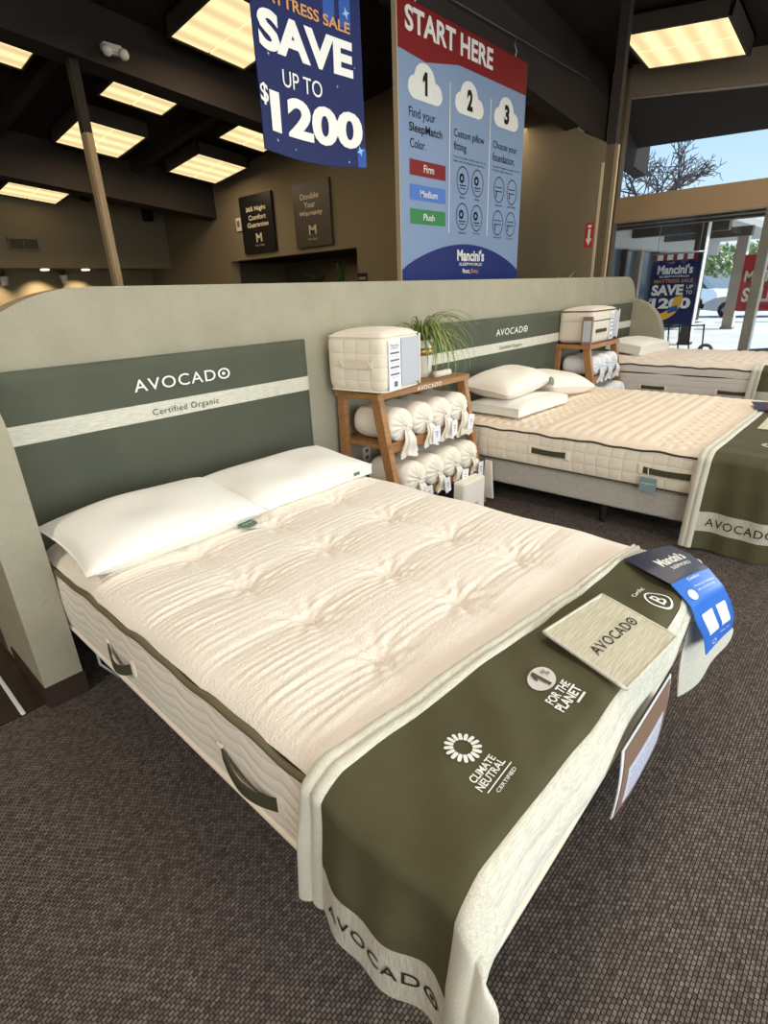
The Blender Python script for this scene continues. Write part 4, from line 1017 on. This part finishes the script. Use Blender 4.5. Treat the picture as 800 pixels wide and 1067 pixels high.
zip_bag('dark-piped cream zip bag on top of the far ladder shelf', 5.14, 5.86, -.41, -.04, .966, .345, True, .0)
t = thing('boxed_sample', 'narrow printed box standing at the left end of the far ladder shelf', 'box', (5.12, -.45, .966))
G().box(5.095, 5.125, -.43, -.33, .966, 1.24, .003).build('carton', card_brown, t)
G().box(5.093, 5.0955, -.42, -.34, 1.0, 1.2).build('printed_face', fab_print, t)

# potted grass on the near shelf
t = thing('potted_grass', 'arching green spider plant in a white and gold pot on the near shelf', 'plant', (2.62, -.20, .966))
G().lathe([(.062, 0), (.078, .04), (.084, .13), (.086, .25), (.08, .262), (.074, .255), (.072, .2)], (2.62, -.2, .966), 28).build('pot', ceramic, t)
G().lathe([(.0865, 0), (.087, .05)], (2.62, -.2, 1.12), 28).build('gold_band', gold, t)
G().lathe([(.01, 0), (.072, 0), (.072, .004)], (2.62, -.2, 1.20), 20).build('soil', soil, t)
g = G()
for k in range(150):
    a = random.uniform(0, 2*PI); L = random.uniform(.30, .58); up = random.uniform(.5, 1.45); d = Vector((math.cos(a), math.sin(a), 0)); sd = Vector((-d.y, d.x, 0))
    if d.y > .3: L *= .5
    P = []; p = Vector((2.62, -.2, 1.20))+d*random.uniform(0, .05); ang = up
    for i in range(9):
        P.append(p.copy()); p = p+(d*math.cos(ang)+Vector((0, 0, math.sin(ang))))*(L/8); ang -= random.uniform(.22, .42)
    P = [Vector((q.x, min(q.y, -.02), max(q.z, .985))) for q in P]
    vs = []
    for i, q in enumerate(P):
        w_ = .0065*(1-(i/8)**2)+.0008; vs += [q-sd*w_, q+Vector((0, 0, -.002)), q+sd*w_]
    g.add(vs, [(3*i+j, 3*i+j+1, 3*i+j+4, 3*i+j+3) for i in range(8) for j in range(2)], 0, True)
g.build('leaves', leaf_m, t)
g = G(); g.lathe([(.012, -.09), (.022, -.085), (.022, .085), (.012, .09)], (2.70, -.335, .989), 14, ax=Matrix.Rotation(PI/2, 3, 'Y')); tag(g.build('fabric_roll', canvas), 'small cream fabric roll lying in front of the potted grass', 'roll')

# rolled drawstring bags
def roll_bag(lab, x, z, r, L, yfront, group, tail=.17, mtl=canvas, card=True, sw=0., seed=0):
    rr = np.random.RandomState(seed); t = thing('rolled_bag', lab, 'bag', (x, yfront+L/2, z-r), group)
    n = 84
    prof = [(0, .0), (.55*r, .0), (.9*r, .012), (r, .04)]+[(r*(1+.02*math.sin(k*1.7)), .04+(L-.07)*k/6) for k in range(1, 6)]+[(r, L-.03), (.93*r, L-.008), (.74*r, L+.004), (.5*r, L+.010), (.3*r, L+.014), (.16*r, L+.016), (.004, L+.018)]
    AM = {-6: .02, -5: .05, -4: .07, -3: .09, -2: .12}
    # axis along -y: height 0 at the back
    def P(u, k):
        a = 2*PI*u; rad, h = prof[k]; q = k-len(prof); am = AM.get(q, 0)
        c = math.cos(14*a+seed+.6*math.sin(3*a)); pl = 1+(.4*am*c if am else .012*math.sin(5*a+k))
        return (x+rad*pl*math.cos(a), yfront+L-h+r*am*1.1*c, z+rad*pl*math.sin(a)*.96)
    g = G(); m = len(prof)
    g.grid(lambda u, v: P(u, int(round(v*(m-1)))), n, m-1, wrapu=True); g.build('rolled_body', mtl, t)
    # gathered neck with a fluted tail hanging down
    kx, ky, kz = x, yfront-.012, z
    def Tl(u, v):
        a = 2*PI*u; w_ = .014+.055*v**.8*tail/.17; fl = 1+.30*math.sin(6*a+seed)
        px = kx+sw*v+w_*fl*math.cos(a); py = ky-.025*math.sin(PI*min(1, v*1.3))-.012+w_*.35*fl*math.sin(a); pz = kz-.01-tail*v+.012*math.cos(a*3)*v
        return (px, py, pz)
    g = G(); g.grid(Tl, 30, 10, wrapu=True); g.build('gathered_tail', mtl, t)
    g = G(); g.lathe([(.014, -.006), (.018, 0), (.014, .006)], (kx+sw*.1, ky-.02, kz-.02), 12); g.build('drawstring', tan_side if mtl is canvas else mtl, t)
    if card:
        cx_, cz = kx+.035, kz-.10
        g = G(); g.box(-.031, .031, -.001, .001, -.055, .055, .001); R3 = Matrix.Rotation(rr.uniform(-.25, .25), 3, 'Y') @ Matrix.Rotation(rr.uniform(-.3, .1), 3, 'Z')
        q = G(); q.add([tuple(Vector((cx_, ky-.062, cz))+R3 @ Vector(p)) for p in g.v], g.f); cd = q.build('swing_tag', paper, t)
        q = G()
        for i in range(3): q.add([tuple(Vector((cx_, ky-.0635, cz))+R3 @ Vector(p)) for p in ((-.012+.003*i, -.001, .012-.016*i), (.012-.003*i, -.001, .012-.016*i), (.012-.003*i, -.001, .018-.016*i), (-.012+.003*i, -.001, .018-.016*i))], [(0, 1, 2, 3)])
        q.build('tag_print', grey_ink, cd)
    return t
GU = 'rolled bags on the near ladder shelf'
for i, (x, z, r, yf, sw, tl, lab) in enumerate([
    (2.09, .745, .112, -.475, .03, .19, 'leftmost rolled cream bag on the middle shelf, by the ladder leg'), (2.315, .745, .112, -.475, .05, .17, 'second rolled cream bag from the left on the middle shelf, with long tag'),
    (2.53, .745, .110, -.47, .03, .17, 'third rolled cream bag from the left on the middle shelf'), (2.75, .745, .110, -.46, .03, .19, 'rightmost rolled cream bag on the middle shelf, below the plant')]):
    roll_bag('%s' % lab, x, z, r, .36, yf, GU, tl, canvas, i in (1, 2, 3), sw, i+1)
for i, (x, z, r, yf, sw, tl, lab) in enumerate([
    (2.12, .395, .112, -.56, .03, .16, 'leftmost rolled cream bag on the bottom shelf, half hidden by the mattress'), (2.33, .395, .110, -.56, .04, .14, 'second rolled cream bag on the bottom shelf, with tag'),
    (2.54, .40, .112, -.56, .03, .13, 'third rolled cream bag on the bottom shelf, beside the tote'), (2.755, .40, .108, -.555, .04, .12, 'rightmost rolled cream bag on the bottom shelf, above the tote')]):
    roll_bag('%s' % lab, x, z, r, .36, yf, GU, tl, canvas, True, sw, i+11)
t = thing('tote_box', 'flat white canvas tote standing on the floor before the near ladder shelf', 'bag', (2.575, -.66, 0))
G().box(2.44, 2.71, -.72, -.625, 0, .29, .01).build('body', canvas, t)
g = G(); text(g, 'organic', lambda a, b: (2.50+.12*a, -.7225, .09+.03*b), 0, 1, 0, 1); g.build('lettering', grey_ink, t)
g = G(); g.grid(lambda a, b: (2.955+.02*math.sin(PI*b)*a, -.60+.10*(a-.5)*(1-b*.5), .02+.30*b), 6, 12); g.grid(lambda a, b: (2.935+.0*a, -.60+.10*(a-.5)*(1-b*.5), .02+.30*b), 6, 12, flip=True)
for b in (0, 1): g.grid(lambda a, c: (2.935+(.02+.02*math.sin(PI*a)*b)*c, -.60+.10*(b-.5)*(1-a*.5), .02+.30*a), 12, 1)
tag(g.build('fabric_sample', canvas), 'cream cloth sample hanging on the right foot of the near ladder shelf', 'cloth')
t = thing('wall_outlet', 'small white wall outlet on the low wall behind the near ladder shelf', 'outlet', (2.22, -.005, .40))
G().box(2.18, 2.26, -.008, 0, .38, .50, .002).build('plate', white_plastic, t)
for z in (.41, .46): G().box(2.205, 2.235, -.010, -.008, z, z+.025).build('socket', grey_ink, t)
# far shelf: white bags
GF = 'white bags on the far ladder shelf'
for i, (x, z, r, yf, lab) in enumerate([(5.28, .745, .10, -.46, 'white rolled bag at the left of the far shelf, behind its leg'), (5.48, .745, .11, -.47, 'white bundled bag in the middle of the far shelf'), (5.70, .745, .11, -.47, 'white bundled bag at the right of the far shelf, with hanging strap'),
    (5.28, .385, .10, -.55, 'white bundled bag at the bottom left of the far ladder shelf'), (5.50, .40, .11, -.57, 'white bundled bag at the bottom middle of the far ladder shelf'), (5.72, .42, .12, -.58, 'puffy white bundled bag at the bottom right of the far ladder shelf')]):
    roll_bag(lab, x, z, r, .36, yf, GF, .15, canvas_white, False, .03, i+21)

# ============================================================ OUTSIDE
g = G(); g.box(XE+.2, 120, -60, 90, -.12, -.02); struct(g.build('ground', pavement))
# covered walkway: slab roof on posts, dark beams, shop front
g = G(); g.box(11.0, 13.6, -9, 6.5, 2.86, 2.96); g.box(13.6, 26, .9, 6.5, 2.9, 3.08); struct(g.build('trim_30', ext_grey))
for i, (x, y0) in enumerate(((11.2, -9), (12.4, -9), (13.3, -9), (16.2, .9), (19, .9))):
    g = G(); g.box(x, x+.3, y0, 3.2, 2.66, 2.92); struct(g.build('trim_%d' % (31+i), ext_dark))
g = G(); g.box(12.2, 26, 3.2, 3.6, 2.42, 2.92); struct(g.build('trim_36', ext_grey))
def ext_posts(x, y, w_, m, lab, h=2.7, cap=ext_post):
    t = thing('walkway_post', lab, 'post', (x, y, -.02), 'walkway posts outside')
    G().box(x-w_/2, x+w_/2, y-w_/2, y+w_/2, -.02, h+.25, .008).build('shaft', m, t)
    G().box(x-w_/2-.012, x+w_/2-.0, y-w_/2-.018, y-w_/2+.0, -.02, h+.25).build('pale_edge', white_plastic, t)
    G().box(x-w_/2-.03, x+w_/2+.03, y-w_/2-.03, y+w_/2+.03, -.02, .05, .005).build('foot', m, t)
ext_posts(15.7, 1.33, .24, ext_dark, 'dark walkway post outside, right of the outdoor sale banner')
ext_posts(21.3, 1.5, .30, ext_post, 'pale walkway post outside, in front of the silver car')
ext_posts(11.4, -.72, .15, ext_post, 'nearest pale walkway post outside, above the farthest bed', 2.7)
ext_posts(25.5, .2, .3, ext_post, 'farthest pale walkway post outside, at the right of the silver car')
# shop front beyond
g = G(); g.box(12.4, 26, 3.5, 3.6, 0, .4); struct(g.build('wall_shopfront', ext_dark))
for i, x in enumerate((12.4, 14.1, 15.1, 16.6, 17.8, 19.4, 21, 23, 25)):
    g = G(); g.box(x, x+(.22 if i % 2 == 0 else .12), 3.42, 3.62, .4, 2.45); struct(g.build('trim_%d' % (40+i), ext_dark if i % 2 else ext_post))
g = G(); g.box(12.4, 26, 3.56, 3.58, .4, 2.42); struct(g.build('window_4', ext_glass))
# outdoor banner
def ob(u, v, d): return (14.5-d, 2.03-u*.0-u, .56+v)
t = thing('outdoor_banner', 'navy sale banner with SAVE UP TO $1200 hanging outside the window', 'banner', (14.5, 1.5, .56))
BW, BH = 1.06, 1.56
g = G(); g.grid(lambda a, b: ob(a*BW, b*BH, .0), 6, 8); g.grid(lambda a, b: ob(a*BW, b*BH, -.01), 6, 8, flip=True); g.build('cloth', banner_navy, t)
f3 = lambda u, v: ob(u, v, .008)
for k in range(5):
    g = G(); rect2(g, f3, .01+k*.22, .01+k*.22+.09, 1.40, 1.56); g.build('red_stripe', board_red, t)
for k in range(4):
    g = G(); rect2(g, f3, .10+k*.22, .10+k*.22+.13, 1.44, 1.56); g.build('white_stripe', white_ink, t)
g = G(); text(g, "Mancini's", f3, .14, .92, 1.13, 1.34, .035); text(g, 'SLEEPWORLD', f3, .2, .86, 1.06, 1.10, .02); g.build('logo_lettering', white_ink, t)
g = G(); text(g, 'SAVE', f3, .07, .78, .66, .90, .045); text(g, 'UP', f3, .84, .98, .80, .88, .01); text(g, 'TO', f3, .84, .98, .68, .76, .01); g.build('save_lettering', white_ink, t)
g = G(); text(g, '$', f3, .03, .10, .48, .60, .03); text(g, '1200', f3, .11, .98, .36, .60, .045)
g.build('price_lettering', white_ink, t)
g = G(); text(g, 'MATTRESS SALE', f3, .10, .96, .94, 1.02, .02); g.build('orange_lettering', orange_ink, t)
g = G(); f4 = lambda u, v: ob(u, v, .014); N = 16
outer = [(.78-.62*k/N+.02*math.sin(k), .52-.50*(k/N)**1.0+.13*math.sin(PI*k/N)*.0-.17*math.sin(PI*k/N)*.2) for k in range(N+1)]
c0 = (.30, .60); pts = [(c0[0]+.50*math.cos(a), c0[1]+.52*math.sin(a)) for a in np.linspace(.12, -1.55, 16)]+[(c0[0]-.03+.34*math.cos(a), c0[1]+.36*math.sin(a)) for a in np.linspace(-1.5, .05, 16)]
poly2(g, f4, pts); g.build('yellow_crescent', banana, t)
g = G(); f4b = lambda u, v: ob(u, v, .017); poly2(g, f4b, [(.52, .24), (.74, .32), (.70, .44), (.48, .36)]); g.build('blue_band', banner_stripe, t)
g = G(); g.tube([(14.5, 2.06, 2.14), (14.5, .93, 2.14)], .02, 6); g.build('hanging_rod', steel, t)
for y in (1.95, 1.05):
    g = G(); g.tube([(14.5, y, 2.14), (14.5, y, 2.92)], .006, 5); g.build('cord', steel, t)
# red sale sign in the window edge
t = thing('red_sale_sign', 'red sale banner hanging outside at the right picture edge', 'banner', (12.5, -.1, .95))
fr_ = lambda u, v: (12.49, .42-u, .98+v)
G().box(12.50, 12.51, -1.5, -.26, .95, 1.95).build('cloth', red_ink, t)
g = G(); fr2 = lambda u, v: (12.488, -.26-u, .95+v); text(g, 'MATTRESS', fr2, .06, 1.05, .52, .72, .03); text(g, 'SALE', fr2, .08, .6, .16, .42, .04); g.build('lettering', white_ink, t)
# low rail with chain-like bars
t = thing('cart_rail', 'thin black wire rail standing on the pavement behind the farthest bed', 'rail', (12.2, 0, -.02))
g = G()
for y in (.75, .55, .35, .10): g.tube([(12.2, y, -.02), (12.2, y+.06, .72)], .014, 6)
g.tube([(12.2, 1.6, .62), (12.2, .16, .70)], .014, 6); g.tube([(12.2, 1.9, .25), (12.2, -.9, .02)], .014, 6); g.build('bars', black_metal, t)
g = G(); g.tube([(12.0+.0, .02+.12*math.cos(2*PI*k/20), .22+.12*math.sin(2*PI*k/20)) for k in range(20)], .03, 8, True); g.build('ring', rock_grey, t)
g = G(); g.grid(lambda a, b: (11.9+.9*math.sin(PI*b)*.0+b*.8, -.1-1.9*a, .02+(.18+.20*a)*math.sin(PI*min(1, b*1.0))**.6*(1 if a > .02 else .6)), 20, 12)
tag(g.build('grey_mound', rock_grey), 'low grey rounded planting mound outside behind the farthest bed', 'mound')
# cars
def car(loc, heading, paint, lab, L=4.6, hh=1.46):
    t = thing('car', lab, 'car', loc, None); t.location = loc
    ox, oy = loc[0], loc[1]; Rz = Matrix.Rotation(heading, 3, 'Z')
    def W(x, y, z): q = Rz @ Vector((x, y, 0)); return (ox+q.x, oy+q.y, loc[2]+z)
    body = [(-.5, .30), (-.5, .62), (-.46, .80), (-.30, .88), (.0, .90), (.22, .90), (.42, .78), (.49, .62), (.5, .32), (.36, .24), (-.38, .24)]
    cab = [(-.40, .84), (-.27, 1.36), (-.14, 1.45), (.06, 1.44), (.26, .88)]
    def ext(poly, hw, hw2, zs=1):
        g = G(); n = len(poly); vs = []
        for s, k in ((-1, hw), (1, hw)):
            for (u, z) in poly: w_ = hw-(hw-hw2)*max(0, (z-.9)/.55); vs.append(W(u*L, s*w_, z*hh/1.46))
        g.add(vs, [tuple(range(n))[::-1], tuple(range(n, 2*n))]+[(i, (i+1) % n, n+(i+1) % n, n+i) for i in range(n)]); return g
    ext(body, .88, .88).build('body', paint, t); ext(cab, .82, .62).build('cabin', car_glass, t)
    rf = [(-.285, 1.34), (-.14, 1.47), (.07, 1.46), (.10, 1.41), (-.14, 1.42)]; ext(rf, .66, .63).build('roof', paint, t)
    for u in (-.31, .32):
        for s in (-1, 1):
            c = W(u*L, s*.80, .33); ax = Rz @ Matrix.Rotation(PI/2, 3, 'X')
            q = G(); q.lathe([(.20, -.11), (.33, -.10), (.34, 0), (.33, .10), (.20, .11)], c, 24, ax=ax); wh = q.build('wheel', tyre, t)
            q = G(); q.lathe([(.03, -.115), (.19, -.118), (.2, 0), (.19, .118), (.03, .115)], c, 5, ax=ax); q.build('rim', steel, wh)
    for s in (-1, 1):
        q = G(); q.box(-.06, .06, -.02, .02, -.03, .03, .01); r = G(); r.add([W(.19*L+a, s*.95+b, .95+c_) for a, b, c_ in q.v], q.f); r.build('mirror', paint, t)
    return t
car((28.8, 1.4, -.02), PI/2+.12, car_paint, 'silver car parked outside, nearest behind the walkway posts', 5.0, 1.5)
car((36, 7.5, -.02), PI/2, car_white, 'white car parked outside behind the silver car', 5.2, 1.9)
car((24.5, 9.2, -.02), PI/2+.3, car_white, 'white car outside at the left of the outdoor banner', 4.8, 1.6)
# trees, hills
def tree(x, y, h, r, lab, m=leaf_far, n=900):
    t = thing('tree', lab, 'tree', (x, y, -.02), 'trees beyond the road')
    g = G(); g.tube([(x, y, -.02), (x+.1, y, h*.4), (x, y+.1, h*.75)], [.22, .17, .08], 8); g.build('trunk', bark, t)
    g = G()
    for k in range(n):
        d = Vector(RNG.normal(size=3)); d.normalize(); p = Vector((x, y, h*.68))+Vector((d.x*r, d.y*r, d.z*h*.32))*random.uniform(.55, 1.0); s = random.uniform(.18, .4)
        a = Vector(RNG.normal(size=3)).normalized(); b = a.orthogonal().normalized()
        g.add([p-a*s, p-b*s*.5, p+a*s, p+b*s*.5], [(0, 1, 2, 3)])
    g.build('crown', m, t)
tree(52, 14.5, 6.5, 3.6, 'bushy green tree across the road, above the silver car')
tree(60, 9, 4.5, 4, 'low green tree across the road, right of the bushy one')
t = thing('bare_tree', 'bare leafless tree against the sky through the upper window', 'tree', (27, 7.4, -.02))
g = G()
def branch(p, d, L, r, lv):
    e1 = p+d*L; g.tube([p, p+d*L*.5+Vector(RNG.normal(size=3))*L*.04, e1], [r, r*.8, r*.6], 5)
    if lv == 0: return
    for k in range(3):
        nd = (d+Vector(RNG.normal(size=3))*.62).normalized(); branch(e1 if k else p+d*L*.7, nd, L*random.uniform(.58, .76), max(.016, r*.62), lv-1)
g.tube([(27, 6.4, -.02), (27, 6.45, 2.4), (27, 6.35, 4.6)], [.2, .16, .12], 8)
for k in range(9):
    a_ = 2*PI*k/9; branch(Vector((27, 6.37, 3.6+.12*k)), Vector((.6*math.cos(a_), 1.0*math.sin(a_), .75)).normalized(), 1.25, .07, 4)
g.build('branches', bark, t)
g = G(); N = 60
g.grid(lambda a, b: (105+25*b, -70+170*a, -.1+(1 if b > .4 else 0)*(4.5+2.2*math.sin(a*9)+1.2*math.sin(a*23+1))*math.sin(PI*min(1, b*.9))), N, 8)
struct(g.build('hills', hill_m))
